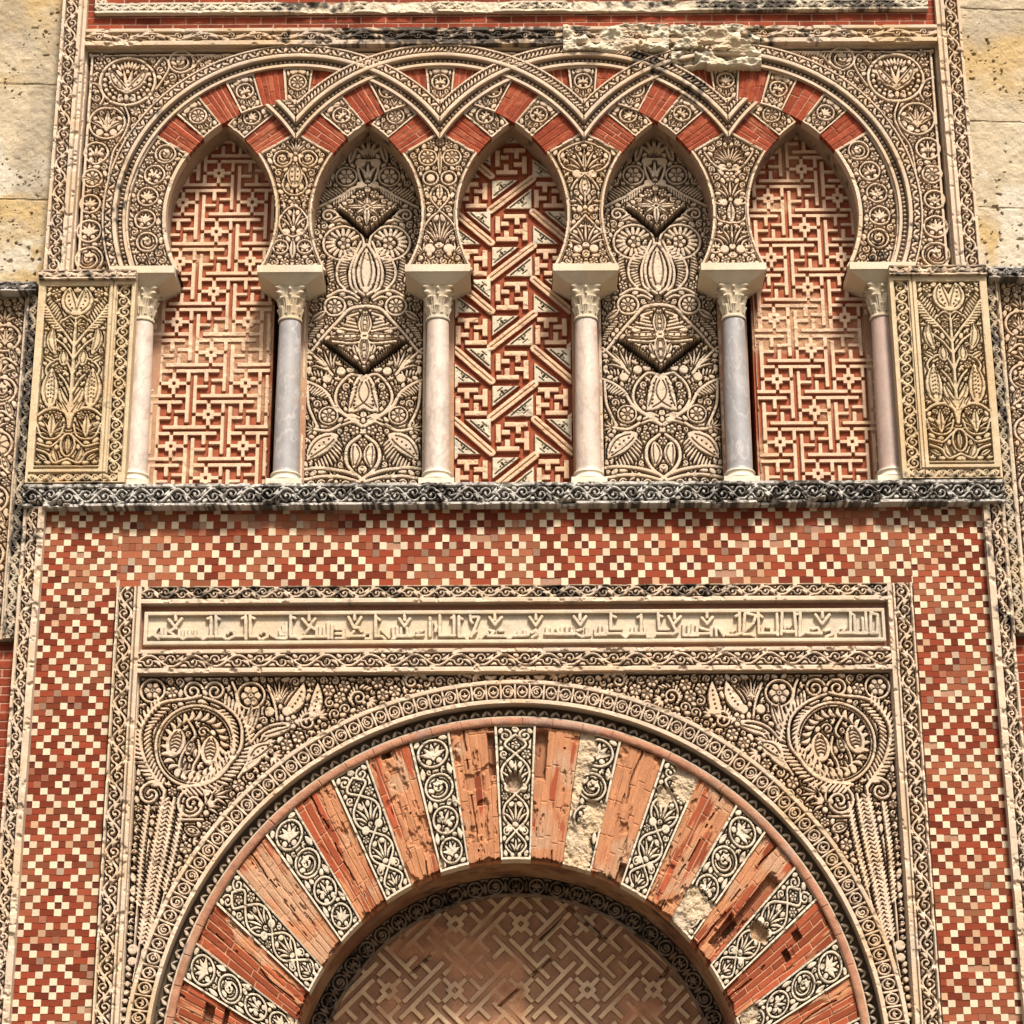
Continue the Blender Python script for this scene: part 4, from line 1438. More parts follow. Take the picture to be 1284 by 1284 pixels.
# ------------------------------------------------------------------ red and cream mosaic band
def mosaic():
    V, Fq, Cc = [], [], []
    rg = random.Random(5)
    rows = {0: (1, 4, 6, 9), 1: (0, 3, 7), 2: (2, 5, 8), 3: (1, 4, 6, 9), 4: (2, 5, 8), 5: (0, 3, 7)}
    def box(x0, x1, z0, z1, p, col):
        e = 0.42
        b = len(V)
        j = lambda: rg.uniform(-0.18, 0.18)
        lo_ = [(x0, z0), (x1, z0), (x1, z1), (x0, z1)]
        hi_ = [(x0 + e + j(), z0 + e + j()), (x1 - e + j(), z0 + e + j()), (x1 - e + j(), z1 - e + j()), (x0 + e + j(), z1 - e + j())]
        for x_, z_ in lo_:
            V.append((x_ * S, 0.9 * S, (z_ + Z0) * S)); Cc.append(col)
        for x_, z_ in hi_:
            V.append((x_ * S, -(p + rg.uniform(-0.12, 0.12)) * S, (z_ + Z0) * S)); Cc.append(col)
        Fq.append((b + 4, b + 5, b + 6, b + 7))
        for k in range(4):
            Fq.append((b + k, b + (k + 1) % 4, b + 4 + (k + 1) % 4, b + 4 + k))
    def field(X0, X1, ZB, ZT, ox, oz, cw, chh, damage):
        r0, r1 = math.floor((ZB - oz) / chh + 0.5), math.ceil((ZT - oz) / chh - 0.5)
        c0, c1 = math.floor((X0 - ox) / cw + 0.5), math.ceil((X1 - ox) / cw - 0.5)
        for rr in range(r0, r1 + 1):
            z0, z1 = max(ZB, oz + (rr - 0.5) * chh), min(ZT, oz + (rr + 0.5) * chh)
            if z1 - z0 < 1.2: continue
            pat = rows[(-rr) % 6]
            run = None
            def flush(a, b):
                # red bricks, one or two per run
                L = b - a + 1
                parts = [(a, b)] if L <= 3 else [(a, a + L // 2 - 1), (a + L // 2, b)]
                for (m, n) in parts:
                    x0, x1 = max(X0, ox + (m - 0.5) * cw), min(X1, ox + (n + 0.5) * cw)
                    if x1 - x0 < 1.2: continue
                    wn = float(vnoise(np.array(x0), np.array(z0), 42, 77))
                    t = rg.random()
                    col = np.array(RED) * rg.uniform(0.55, 1.25)
                    if rg.random() < damage(x0, z0) * 0.28: continue
                    mixo = 0.45 * max(0, min(1, (wn - 0.45) * 3)) * (0.4 + 0.6 * t)
                    col = col * (1 - mixo) + np.array((0.50, 0.22, 0.11)) * mixo
                    hole = (m == n and m % 10 == 0 and (-rr) % 6 == 0) or (m == n and m % 10 == 5 and (-rr) % 6 == 3)
                    if hole:
                        box(x0, x1, z0, z1, -0.25, np.array((0.13, 0.028, 0.016)))
                    else:
                        box(x0, x1, z0, z1, rg.uniform(0.0, 0.35), col)
            for cc in range(c0, c1 + 1):
                cream = (cc % 10) in pat
                if cream:
                    if run is not None:
                        flush(run, cc - 1); run = None
                    x0, x1 = max(X0, ox + (cc - 0.5) * cw), min(X1, ox + (cc + 0.5) * cw)
                    if x1 - x0 < 1.2: continue
                    q = rg.uniform(0.82, 1.08)
                    col = np.array((0.74, 0.585, 0.40)) * q
                    dm = damage(x0, z0)
                    wn = float(vnoise(np.array(x0), np.array(z0), 30, 99))
                    if rg.random() < dm:
                        col = np.array(rg.choice(((0.34, 0.13, 0.075), (0.30, 0.17, 0.11), (0.50, 0.36, 0.24)))) * q
                    elif wn > 0.7 and rg.random() < 0.5:
                        col = np.array((0.56, 0.34, 0.20)) * q
                    box(x0 - 0.35, x1 + 0.35, z0 - 0.35, z1 + 0.35, rg.uniform(0.45, 0.75), col)
                elif run is None:
                    run = cc
            if run is not None:
                flush(run, c1)
    dmg = lambda x, z: max(0.05, 0.85 * max(0, min(1, (float(vnoise(np.array(x), np.array(z), 60, 4)) - 0.42) * 4)) * max(0, min(1, (z + 66) / 40)), 0.8 * max(0, 1.2 - math.hypot((x + 375) / 34, (z + 34) / 26)))
    field(-494, 494, -101, 6, 1.6, -44.2, 8.69, 9.6, dmg)
    field(-587, -494, -736, 6, -540.4, -199.8, 8.6, 8.1, lambda x, z: 0.04 + 0.5 * max(0, min(1, (float(vnoise(np.array(x), np.array(z), 50, 14)) - 0.62) * 4)))
    field(494, 587, -736, 6, 539.8, -197.6, 8.6, 8.1, lambda x, z: 0.04 + 0.5 * max(0, min(1, (float(vnoise(np.array(x), np.array(z), 50, 14)) - 0.62) * 4)))
    t = thing("mosaic_band", "checkered red brick and cream stone mosaic band round the gateway", "mosaic", (0, -736, 0))
    build("tiles", V, Fq, M_TILE, t, np.array(Cc))
    for (x0, x1, z0, z1) in ((-587, -494, -736, 6), (494, 587, -736, 6), (-494, 494, -101, 6)):
        grid_box("mortar_bed", x0, x1, z0, z1, -60, -0.55, M_TILE, t, (0.40, 0.20, 0.12), 4, 0.25, 6, ochre=0.1, grey=0.2)
mosaic()

# ------------------------------------------------------------------ inner frame (alfiz) and the inscription
inf = thing("carved_surround", "inner carved vine frame round the inscription and the great arch", "carved surround", (0, -735, 0))
for sx in (-1, 1):
    vine_strip("border", 637, 30.5, 2.5, 9.5, (lambda s_: (lambda u, v: (s_ * (490.5 - v), -736 + u)))(sx), 4, 7, inf, -40, 44, (24.5,), 95 + sx)
vine_strip("border", 920, 22, 5.5, 1.5, lambda u, v: (-460 + u, -121 + v), 4, 7, inf, -40, 40, None, 111,
           lambda X, Z, u, v: tone(X, Z, CREAM, 112, 0.2, 0.4, soot=np.where(Z > -115, 0.42, 0.1)))
vine_strip("border", 920, 28.5, 5.5, 4.5, lambda u, v: (-460 + u, -209.5 + v), 4, 7, inf, -40, 54, None, 115,
           lambda X, Z, u, v: tone(X, Z, CREAM, 116, 0.35, 0.3))
grid_box("recess", -461, 461, -182, -120, -40, -3, M_BRICK, inf, (0.42, 0.20, 0.13), 4, 0.8, 9, ochre=0.1, grey=0.3)

INS = [
 ((180, 764, 10.7), "70,370 130,345 190,385;190,250 160,300 150,330 200,400;245,250 245,350;200,372 480,372 530,402 580,372 760,372 800,402 850,372 930,372;905,110 905,372;905,120 862,128;430,100 432,150;340,140 440,262;512,130 400,272 340,300 405,345;480,290 480,350;570,290 570,355;620,280 620,355;692,290 692,355;972,100 972,372;972,112 1015,135;972,372 1060,372 1110,402;1130,330 1150,290 1210,300 1225,360 1140,402"),
 ((295, 764, 10.7), "0,362 130,362;140,100 142,400;140,110 92,125;200,90 200,370;200,105 255,125;200,370 300,370 330,402;345,330 370,300 420,310 432,370 370,402;470,340 560,392 680,392;600,290 605,350;642,230 642,350;682,190 682,390;742,90 742,370;742,105 800,122;742,370 810,370 860,402 910,370 1240,370;990,90 990,150;900,130 1000,252 930,330;1072,130 1000,222 1062,270;1090,250 1090,362;1140,240 1140,362;1190,250 1190,362;1242,180 1242,370"),
 ((410, 764, 10.7), "20,190 20,392;70,220 62,392;120,270 220,270 222,392 120,392;120,330 210,330;370,90 370,140;290,110 362,250 430,250 460,300;460,110 370,250;290,370 360,300;330,362 500,362;520,330 580,320 592,400 520,402;652,90 652,370;652,105 705,145;652,366 740,366 780,402;740,290 830,380;880,250 900,400;940,240 940,362;992,260 992,362;1072,260 1080,362;880,402 940,362 1140,362;1040,90 1040,150;970,130 1040,232;1112,130 1040,232;1210,310 1284,285;1200,355 1284,350"),
 ((525, 764, 10.7), "0,310 40,300;150,120 150,360;220,190 235,240 225,300;282,90 282,358;282,356 480,356;472,90 472,356;472,105 438,122;538,100 538,366;538,110 582,135;538,366 620,366 650,398;690,90 700,160 720,185;810,110 760,240 700,372;720,110 790,105;730,330 765,300;830,392 880,345 925,330;1020,80 1020,150;950,110 1020,212;1112,110 1020,212;960,290 1010,300 962,358;1080,290 1125,290;930,362 1170,362 1210,402 1250,366"),
 ((640, 764, 10.7), "20,362 230,352;110,310 110,350;190,290 190,350;340,80 340,140;260,110 340,222;422,100 340,222;290,320 340,280 352,340 290,382;470,336 850,336;490,250 490,330;560,260 560,330;625,270 650,330;690,250 690,330;755,245 755,330;822,245 822,330;932,60 932,140;850,100 935,212;1012,100 935,212;900,290 950,275;880,330 960,372 1060,352;1022,250 1022,340;1140,280 1140,350;1165,342 1284,342;1200,240 1200,330;1255,240 1255,330"),
 ((755, 762, 10.7), "0,352 250,352;115,90 115,292 250,292;115,105 182,132;62,260 62,345;250,352 310,402 360,352 600,352;400,280 400,345;452,270 452,345;522,100 522,345;522,112 478,132;572,280 572,345;600,352 610,400;720,352 680,402 650,400;720,352 925,352;752,90 762,292 890,292;752,105 802,122;970,80 970,150;890,120 952,232;1052,120 952,232;950,240 1000,330 940,362;1092,240 1092,370;1160,250 1160,352;1212,230 1212,350;1272,250 1272,350;1100,372 1284,372"),
 ((870, 760, 10.7), "0,372 220,372;175,80 175,150;110,160 175,242;250,150 175,242;90,300 200,330;232,290 232,400;292,290 300,400;340,310 400,402;440,392 530,392;510,350 540,330;560,392 620,372;612,90 612,372;612,115 560,142;682,110 662,382;700,100 830,130 800,230 690,330;680,382 760,382 800,402;862,90 872,368;862,110 915,152;872,367 1100,367;920,290 920,345;980,290 1042,290 1042,345;1112,110 1122,392;1182,90 1172,382;1220,300 1225,270 1284,270;1200,342 1284,342"),
 ((985, 760, 9.877), "0,322 95,322;30,270 60,240;110,90 130,372;120,110 150,100;182,90 172,372;190,362 240,330 300,340 445,340;455,80 455,150;370,110 452,222;542,110 452,222;330,290 400,270 420,320;490,310 560,290 582,350 500,382;670,337 785,337;700,290 740,270 700,330;802,80 802,337;802,90 850,120;802,337 1010,337;990,80 1002,337;850,150 860,320;950,150 960,320;905,290 880,320;1052,80 1052,337;1052,337 1135,337;1060,90 1140,110 1132,337"),
]
def inscription():
    x0, x1, z0, z1 = -455.5, 455.5, -172.5, -130.5
    w_, h_ = x1 - x0, z1 - z0
    r = Rel(w_, h_, 0.7)
    for (ox, oy, k), txt in INS:
        for st in txt.split(';'):
            P = []
            for q in st.split():
                a, b = q.split(',')
                X, Z = at(ox + float(a) / k, oy + float(b) / k, 4)
                P.append((X - x0, Z - z0))
            r._poly(r.D, P, [1.75] * len(P))
    field = (r.U > 4.2) & (r.U < w_ - 4.2) & (r.Vv > 4.6) & (r.Vv < h_ - 4.2)
    t = thing("inscription_panel", "long cream stone panel carved with a line of Kufic lettering", "inscription", (0, z0, 0))
    H = r.height(0.6, 5.6, wear=0.12, seed=7)
    d = np.minimum(np.minimum(r.U, w_ - r.U), np.minimum(r.Vv, h_ - r.Vv))
    H = np.where(field, H, 6.0 - 0.05 * (d - 2) ** 2 + 0.5 * (fbm(r.U, r.Vv, 7, 3) - 0.5))
    relief("lettering", H, rect(x0, z0), M_STONE, t, None, -20, 0.7, lambda X, Z, u, v: tone(X, Z, (0.66, 0.54, 0.39), 121, 0.3, 0.25))
inscription()

# ------------------------------------------------------------------ great arch
AZ, AR_OUT, AR_EXT = -676.0, 454.5, 403.0
IZ, IR = -705.0, 266.0
OZ = -815.0
# spandrels
W2, H2 = 460.0, 526.0
q = Rel(W2, H2, RES)
X_, Z_ = q.U - 460, q.Vv - 735.5
out2 = np.hypot(X_, Z_ - AZ) > AR_OUT - 1
def s2(px, py):
    a = at(px, py, 3)
    return a[0] + 460, a[1] + 735.5
def z7(X, Y): return s2(160 + X / 5.35, 840 + Y / 5.35)
def Z7(*P): return [z7(*p) for p in P]
q.border(l=1.5, t=1.5)
cxm, czm = z7(450, 505)
q.ring(cxm, czm, 47.5, 3.2, 50)
q.ring(cxm, czm, 43.5, 1.2, 46)
n = 26
for k in range(n):          # leaf wreath inside the ring
    a = 2 * math.pi * k / n
    q.leaf(cxm + 41 * math.cos(a), czm + 43 * math.sin(a), cxm + 31 * math.cos(a + 0.20), czm + 32 * math.sin(a + 0.20), 5.0, bend=0.2)
for (Xa, Ya, Xb, Yb) in ((345, 395, 300, 560), (560, 445, 545, 615)):
    a_, b_ = z7(Xa, Ya), z7(Xb, Yb)
    q.bigleaf(*b_, *a_, 23, 0, 0)
    for k in range(5):
        t = 0.22 + 0.14 * k
        cx_, cz_ = b_[0] + (a_[0] - b_[0]) * t, b_[1] + (a_[1] - b_[1]) * t
        q.cut([(cx_ - 5, cz_ - 1), (cx_, cz_ + 1.2), (cx_ + 5, cz_ - 1)], 1.2, False)
q.stroke(Z7((340, 700), (350, 600), (400, 500), (450, 430), (400, 330)), 2.8)
q.stroke(Z7((430, 720), (440, 640), (480, 560), (470, 470)), 2.8)
q.bigleaf(*z7(400, 560), *z7(430, 470), 10, 0, 3)
q.fan(*z7(360, 700), 16, 1.2, 3, 1.6, 4)
# outer wreath: two long toothed sprays that meet over the ring
q.stroke(Z7((240, 800), (130, 640), (80, 470), (110, 340), (220, 220), (400, 190), (490, 170)), [4, 3])
q.stroke(Z7((340, 790), (560, 740), (700, 600), (760, 500), (750, 340), (640, 230), (510, 180)), [4, 3])
q.teeth(Z7((225, 770), (120, 620), (85, 470), (115, 345), (220, 230)), 12, 5.6, 0.9, 3.2, 1, False)
q.teeth(Z7((225, 770), (140, 620), (110, 470), (135, 360), (230, 250)), 9, 5.6, 0.9, 3.0, -1, False)
q.teeth(Z7((360, 800), (580, 760), (720, 620), (790, 500), (770, 340), (650, 220)), 12, 5.6, 0.9, 3.2, -1, False)
q.teeth(Z7((400, 760), (560, 720), (690, 580), (735, 490), (720, 350), (640, 260)), 9, 5.6, 0.9, 3.0, 1, False)
for (Xa, Ya, rr, rot) in ((435, 140, 12.5, 0.3), (585, 140, 12.5, 2.8)):
    x, z = z7(Xa, Ya)
    q.spiral(x, z, rr, rot, 1.6, 1 if rot < 1 else -1, 3)
for (Xa, Ya, rr) in ((165, 135, 10.5), (825, 170, 12.5)):
    x, z = z7(Xa, Ya)
    q.rosette(x, z, rr, 6)
    q.ring(x, z, rr + 4, 2.6)
q.stroke(Z7((820, 480), (790, 360), (740, 240), (720, 130), (700, 80)), 3)
q.leaf(*z7(800, 380), *z7(830, 230), 8, 1.2)
q.leaf(*z7(830, 400), *z7(880, 240), 7, 1.2)
q.stroke(Z7((820, 490), (900, 400), (1000, 360), (1120, 350), (1280, 300)), [3, 3])
q.fan(*z7(1010, 250), 34, 1.57, 7, 1.2, 4)
q.stroke(Z7((1000, 330), (985, 230), (940, 100)), 2.8)
q.rosette(*z7(1100, 345), 9, 5)
q.leaf(*z7(1060, 290), *z7(1180, 90), 16, 0, True, -0.1)
q.leaf(*z7(1230, 330), *z7(1275, 90), 14, 0, True, -0.05)
q.bigleaf(*z7(820, 600), *z7(970, 500), 17, 0.08, 4)
q.stroke(Z7((740, 720), (800, 620), (830, 520), (960, 480)), 2.8)
for k in range(4):
    q.stroke(Z7((760 + 12 * k, 690 - 20 * k), (830 + 8 * k, 650 - 16 * k), (880 + 8 * k, 610 - 14 * k)), 2.0)
q.leaf(*z7(900, 440), *z7(1100, 380), 10, 1.2)
# curls at the foot of the wreath
q.spiral(*z7(150, 830), 16, 0.3, 1.4, 1, 3.4)
q.spiral(*z7(430, 900), 19, 1.9, 1.4, 1, 3.4)
q.fan(*z7(520, 920), 20, 0.6, 5, 2.2, 5)
q.fan(*z7(560, 850), 24, 0.4, 5, 1.8, 5)
q.bigleaf(*z7(470, 1090), *z7(380, 1060), 12, 0, 3)
q.stroke(Z7((350, 1000), (430, 1000), (500, 1000)), 2.6)
# three long toothed stems running down beside the arch
def px(*P): return [s2(*p) for p in P]
for stem, ln in ((((206, 990), (197, 1040), (185, 1110), (175, 1180), (166, 1230)), 1), (((218, 1000), (208, 1060), (196, 1120), (186, 1180), (176, 1230)), 1),
                 (((186, 1010), (178, 1070), (172, 1130), (168, 1190)), 1), (((228, 1010), (220, 1060), (208, 1110), (198, 1150)), 1)):
    q.stroke(px(*stem), [3.2, 1.8])
for a_, b_, ln in ((((201, 1000), (192, 1050), (181, 1115), (172, 1175)), 1, 10), (((212, 1005), (203, 1060), (191, 1122), (180, 1185)), 1, 10),
                   (((211, 1000), (202, 1056), (190, 1118), (180, 1180)), -1, 5), (((181, 1010), (174, 1070), (170, 1130)), 1, 8), (((224, 1015), (214, 1066), (203, 1112)), 1, 9)):
    q.teeth(px(*a_), ln, 5.2, 0.75, 3.0, b_, False)
q.disk(*s2(166, 1190), 6); q.disk(*s2(165, 1205), 5)
for k in range(6):
    q.disk(*s2(160 - k * 1.2, 1222 + 11 * k), 3)
for k in range(7):         # scrolling stem along the top of the arch
    a = -0.98 + 0.142 * k
    rr_ = AR_OUT + 17 + 12 * (6 - k) / 6
    x, z = 460 + rr_ * math.sin(a), AZ + 735.5 + rr_ * math.cos(a)
    if k < 2: continue
    rad_ = 8.5 + 5.5 * (6 - k) / 6
    q.spiral(x, z, rad_, -a + (0.4 if k % 2 else 3.6), 1.35, 1 if k % 2 else -1, 2.6)
    q.fan(x + rad_ * 1.0, z + (5 if k % 2 else -3), rad_ * 1.3, 0.9 if k % 2 else -0.5, 5, 2.0)
    q.teeth([(x - rad_, z - 4), (x - 2, z + rad_ + 2), (x + rad_, z + rad_)], 6, 4.4, 0.8, 2.6, 1, False)
q.fill(1.6, 1.0, region=out2, maxn=1500, rmax=8)
for sx, lab in ((-1, "deeply carved foliage spandrel left of the great arch, with a ring wreath"), (1, "deeply carved foliage spandrel right of the great arch, with a ring wreath")):
    H = q.height(-10, 12, 4.5, wear=0.15, seed=131 + sx)
    tag(relief("spandrel_panel", H, (lambda s_: (lambda u, v: (s_ * (460 - u), -735.5 + v)))(sx), M_STONE, None, out2, -40, RES,
               (lambda sd: (lambda X, Z, u, v: tone(X, Z, CREAM, sd, 0.35, 0.2)))(135 + sx), top=q.top), lab, "carved panel", "spandrels of the great arch")

ga = thing("great_arch", "great horseshoe arch of alternating carved and weathered brick voussoirs", "arch", (0, -735, 0))
AE = rad(98)
def big_band():
    rm, r0, r1 = 440.0, 426.0, 455.0
    L, W = 2 * AE * rm, r1 - r0
    r = Rel(L, W)
    n = int(round(L / 17.5))
    for k in range(n):
        u = (k + 0.5) * L / n
        v = 14.4
        if k % 2:
            r.ring(u, v, 5.9, 2.0, 7.0)
            r.fan(u, v - 4, 7.6, math.pi / 2, 3, 1.5, 3.2, False)
        else:
            r.ring(u, v, 6.1, 2.0, 7.0)
            r.spiral(u, v, 4.2, 1.2 + k, 1.0, 1, 2.0)
        r.stroke([(u + 8.75, 6.5), (u + 8.75, 22.5)], 2.3, False)
    r.border(b=5.2, t=5.2)
    H = r.height(2, 9.4, wear=0.2, seed=141)
    relief("archivolt", H, polar(0, AZ, r0, -AE, rm), M_STONE, ga, None, -20, RES, lambda X, Z, u, v: tone(X, Z, CREAM, 142, 0.55, 0.15), top=r.top)
    # toothed hollow
    rm, r0, r1 = 418.0, 409.5, 426.3
    L, W = 2 * AE * rm, r1 - r0
    r = Rel(L, W)
    n = int(L / 14)
    for k in range(n):
        u = (k + 0.5) * L / n
        r.leaf(u - 5.2, 4.4, u + 0.4, 11.6, 3.6)
        r.leaf(u + 0.8, 11.4, u + 5.4, 5.2, 2.6)
    np.minimum(r.D, r.Vv - 2.4, out=r.D)
    H = r.height(-6.5, 5.5, wear=0.25, seed=143)
    H = np.where(r.Vv < 2.4, 3.0, H - 0.30 * np.clip(r.Vv - 3, 0, 20))
    relief("toothed_moulding", H, polar(0, AZ, r0, -AE, rm), M_STONE, ga, None, -20, RES,
           lambda X, Z, u, v: tone(X, Z, (0.55, 0.43, 0.31), 144, 0.2, 0.4, soot=0.2), top=r.top)
    rm, r0, r1 = 406.0, 400.5, 409.8
    L, W = 2 * AE * rm, r1 - r0
    r = Rel(L, W)
    H = 1.0 + 3.4 * np.sqrt(np.clip(1 - ((r.Vv - 5) / 5.2) ** 2, 0, 1)) + 1.2 * (fbm(r.U, r.Vv, 8, 145) - 0.5)
    H -= 1.4 * sstep(vnoise(r.U, r.U * 0, 3.0, 9) * sstep((r.U / 37) % 1.0, 0.94, 1.0), 0.2, 0.6)
    relief("brick_moulding", H, polar(0, AZ, r0, -AE, rm), M_BRICK, ga, None, -20, RES,
           lambda X, Z, u, v: tone(X, Z, (0.40, 0.19, 0.115), 146, 0.15, 0.3, 0.3))
big_band()

def radial(phi0, phi1, w_, h_):
    """drawing (w_ x h_) -> stone between the two arch curves, joints aimed at the low centre"""
    def hit(ph, cz, R):
        b = (cz - OZ) * np.cos(ph)
        return b + np.sqrt(np.maximum(R * R - (cz - OZ) ** 2 * np.sin(ph) ** 2, 0))
    def f(u, v):
        ph = phi0 + (phi1 - phi0) * u / w_
        t0, t1 = hit(ph, IZ, IR), hit(ph, AZ, AR_EXT)
        t = t0 + (t1 - t0) * v / h_
        return t * np.sin(ph), OZ + t * np.cos(ph)
    return f

VW, VH = 45.0, 168.0
HALF = rad(2.68)
STEP = rad(11.2)
DMG = {0: [(20, 95, 12, 15)], 1: [(14, 22, 30, 38), (4, 140, 18, 40), (34, 66, 20, 24), (4, 90, 8, 30)], 2: [(38, 156, 28, 30), (16, 122, 12, 16)], 3: [(12, 22, 30, 40), (38, 40, 14, 16)],
       4: [(22, 78, 18, 12)], 5: [(8, 20, 18, 16)], -1: [(4, 10, 5, 8)], -5: [(40, 10, 6, 8)]}
def big_carved(k, seed):
    r = Rel(VW, VH, 0.8, sym=None)
    r.border(2.6, 2.6, 3.0, 3.0)
    c = VW / 2
    if k % 2:                          # chain of four roundels
        for m, (v, rr) in enumerate(((22, 16.5), (60, 17.5), (101, 18), (144, 18))):
            r.medallion(c, v, rr, (0, 3, 2, 0)[m], 2.6, math.pi / 2 if (k + m) % 3 else 1.0)
        for v in (41, 81, 122):
            for sg in (-1, 1):
                r.leaf(c + sg * 17, v - 7, c + sg * 15, v + 7, 6)
    else:                              # plaited stems with palmettes
        for sg in (-1, 1):
            r.stroke([(c + sg * 4, 5), (c + sg * 15, 18), (c, 34), (c - sg * 15, 50), (c - sg * 14, 66), (c, 80), (c + sg * 15, 96), (c + sg * 15, 114), (c, 130), (c - sg * 12, 142), (c, 154)], 2.7)
            r.spiral(c + sg * 11, 153, 7.5, math.pi / 2, 1.2, sg, 2.4)
            r.spiral(c + sg * 12, 34, 5.5, math.pi / 2, 1.1, -sg, 2.2)
        r.fan(c, 42, 28, math.pi / 2, 5, 1.7, 6)
        r.fan(c, 92, 30, math.pi / 2, 5, 1.7, 6)
        r.fan(c, 8, 17, math.pi / 2, 3, 1.2, 5)
        r.rosette(c, 141, 5, 5)
    r.fill(1.35, 1.0, curl=3.4)
    H = r.height(-8.5, 10.0, 3.6, wear=0.2, seed=seed)
    dm = np.zeros_like(H)
    for (a, b, ra, rb) in DMG.get(k, []):
        e = np.hypot((r.U - a) / ra, (r.Vv - b) / rb) + 0.55 * (fbm(r.U, r.Vv, 9, seed + 1, 3) - 0.5)
        dm = np.maximum(dm, 1 - sstep(e, 0.7, 0.95))
    deep = k in (0, 4)
    rough = (-9 if deep else -4) + 9 * (fbm(r.U, r.Vv, 10, seed + 2, 4) - 0.5)
    H = H * (1 - dm) + rough * dm
    def colf(X, Z, u, v):
        cc = tone(X, Z, (0.67, 0.56, 0.42), seed, 0.2, 0.15)
        rc = tone(X, Z, (0.55, 0.42, 0.28) if not deep else (0.34, 0.2, 0.12), seed + 5, 0.3, 0.3, 0.3)
        return cc * (1 - dm[..., None]) + rc * dm[..., None]
    a = k * STEP
    relief("carved_voussoir", H, radial(a - HALF, a + HALF, VW, VH), M_STONE, ga, None, -24, 0.8, colf, top=np.maximum(r.top, dm), gnd=(0.22, 0.19, 0.17))

def big_brick(k, seed):
    w_ = 47.0
    rs = 0.8
    nu, nv = int(w_ / rs) + 1, int(VH / rs) + 1
    U, V = np.meshgrid(np.arange(nu) * rs, np.arange(nv) * rs)
    rg = random.Random(seed)
    n = 5
    cu = (U + 1.3 * np.sin(V / 40 + seed)) / (w_ / n)
    ci = np.clip(np.floor(cu), 0, n - 1)
    f = cu - np.floor(cu)
    m = np.minimum(f, 1 - f) * w_ / n
    off = _hash(ci, ci * 0 + seed, 3) * 60
    cv = (V + off) / 44.0
    fv = cv - np.floor(cv)
    m = np.minimum(m, np.minimum(fv, 1 - fv) * 44)
    kk = sstep(m, 0.35, 1.25)
    rnd = _hash(ci, np.floor(cv), seed)
    # how much lime wash / worn face covers the brick, from left clean to middle covered
    cover = {-6: 0.35, -5: 0.35, -4: 0.62, -3: 0.52, -2: 0.66, -1: 0.72, 0: 0.8, 1: 0.78, 2: 0.72, 3: 0.6, 4: 0.25, 5: 0.22}.get(k, 0.4)
    pn = fbm(U * 2.2 + seed * 7, V * 0.4, 36, seed, 4)
    pl = sstep(pn, 0.70 - 0.5 * cover, 0.78 - 0.5 * cover)
    red = np.array((0.30, 0.070, 0.030)) * (0.72 + 0.7 * rnd)[..., None]
    mort = np.array((0.56, 0.29, 0.17))
    c = red * kk[..., None] + mort * (1 - kk[..., None])
    streak = (0.8 + 0.5 * fbm(U * 2.5, V * 0.35, 12, seed + 3, 3))[..., None]
    plc = np.array((0.46, 0.205, 0.10)) * streak
    gy = sstep(fbm(U, V, 40, seed + 8), 0.5, 0.7)[..., None] * 0.5
    plc = plc * (1 - gy) + np.array((0.50, 0.34, 0.22)) * gy
    c = c * (1 - pl[..., None]) + plc * pl[..., None]
    H = -2.6 + 1.3 * kk + 1.6 * (rnd - 0.5) * (rnd > 0.2)
    H = H * (1 - pl) + pl * (-0.9 + 2.0 * (fbm(U * 2.0, V * 0.4, 14, seed + 4, 4) - 0.5) - 0.8 * (1 - kk))
    pit = sstep(fbm(U * 1.7, V * 0.45, 10, seed + 6, 4), 0.66, 0.78)
    H -= 3.0 * pit * pl
    chip = sstep(fbm(U, V * 0.8, 26, seed + 12, 4), 0.62, 0.70) * (0.35 + 0.65 * (k in (-2, -1, 0, 1, 2, 3)))
    H -= 3.6 * chip
    crack = sstep(1.2 - np.abs(U - w_ * (0.25 + 0.5 * rg.random()) - 5 * (fbm(V, V * 0, 40, seed + 14) - 0.5) * 2), 0, 0.8) * (fbm(V, V * 0, 30, seed + 15) > 0.5)
    H -= 5.0 * crack
    ends = sstep(7 * fbm(U, U * 0, 6, seed + 16) - np.minimum(V, VH - V), 0, 2)
    H -= 5 * ends
    # missing bricks
    gap = {0: [(6, 130, 8, 34)], 3: [(38, 84, 9, 60), (30, 40, 8, 26)], 1: [(44, 12, 8, 14)], -1: [(44, 130, 6, 30)], -2: [(20, 162, 6, 5)], -6: [(26, 120, 14, 8), (34, 96, 12, 4)], 4: [(14, 120, 7, 6), (24, 96, 8, 5)]}.get(k, [])
    for (a, b, ra, rb) in gap:
        e = np.maximum(np.abs(U - a) / ra, np.abs(V - b) / rb) + 0.3 * (fbm(U, V, 7, seed + 9) - 0.5)
        g_ = 1 - sstep(e, 0.75, 0.95)
        H -= 11 * g_
        c = c * (1 - 0.5 * g_[..., None]) + np.array((0.24, 0.11, 0.06)) * 0.5 * g_[..., None]
    a = (k + 0.5) * STEP
    hw = STEP / 2 - HALF
    relief("brick_voussoir", H, radial(a - hw, a + hw, w_, VH), M_BRICK, ga, None, -24, rs, c)
for k in range(-7, 8):
    big_carved(k, 900 + 3 * k)
for k in range(-7, 7):
    big_brick(k, 1000 + 5 * k)
soffit(0, rad(-100), rad(100), IR + 0.6, IZ, -2, -118, ga, 1201, (0.24, 0.12, 0.07), na=300, npz=30, soot=0.28, mat=M_BRICK)  # brick darkened and mottled to paint in the shade under the arch

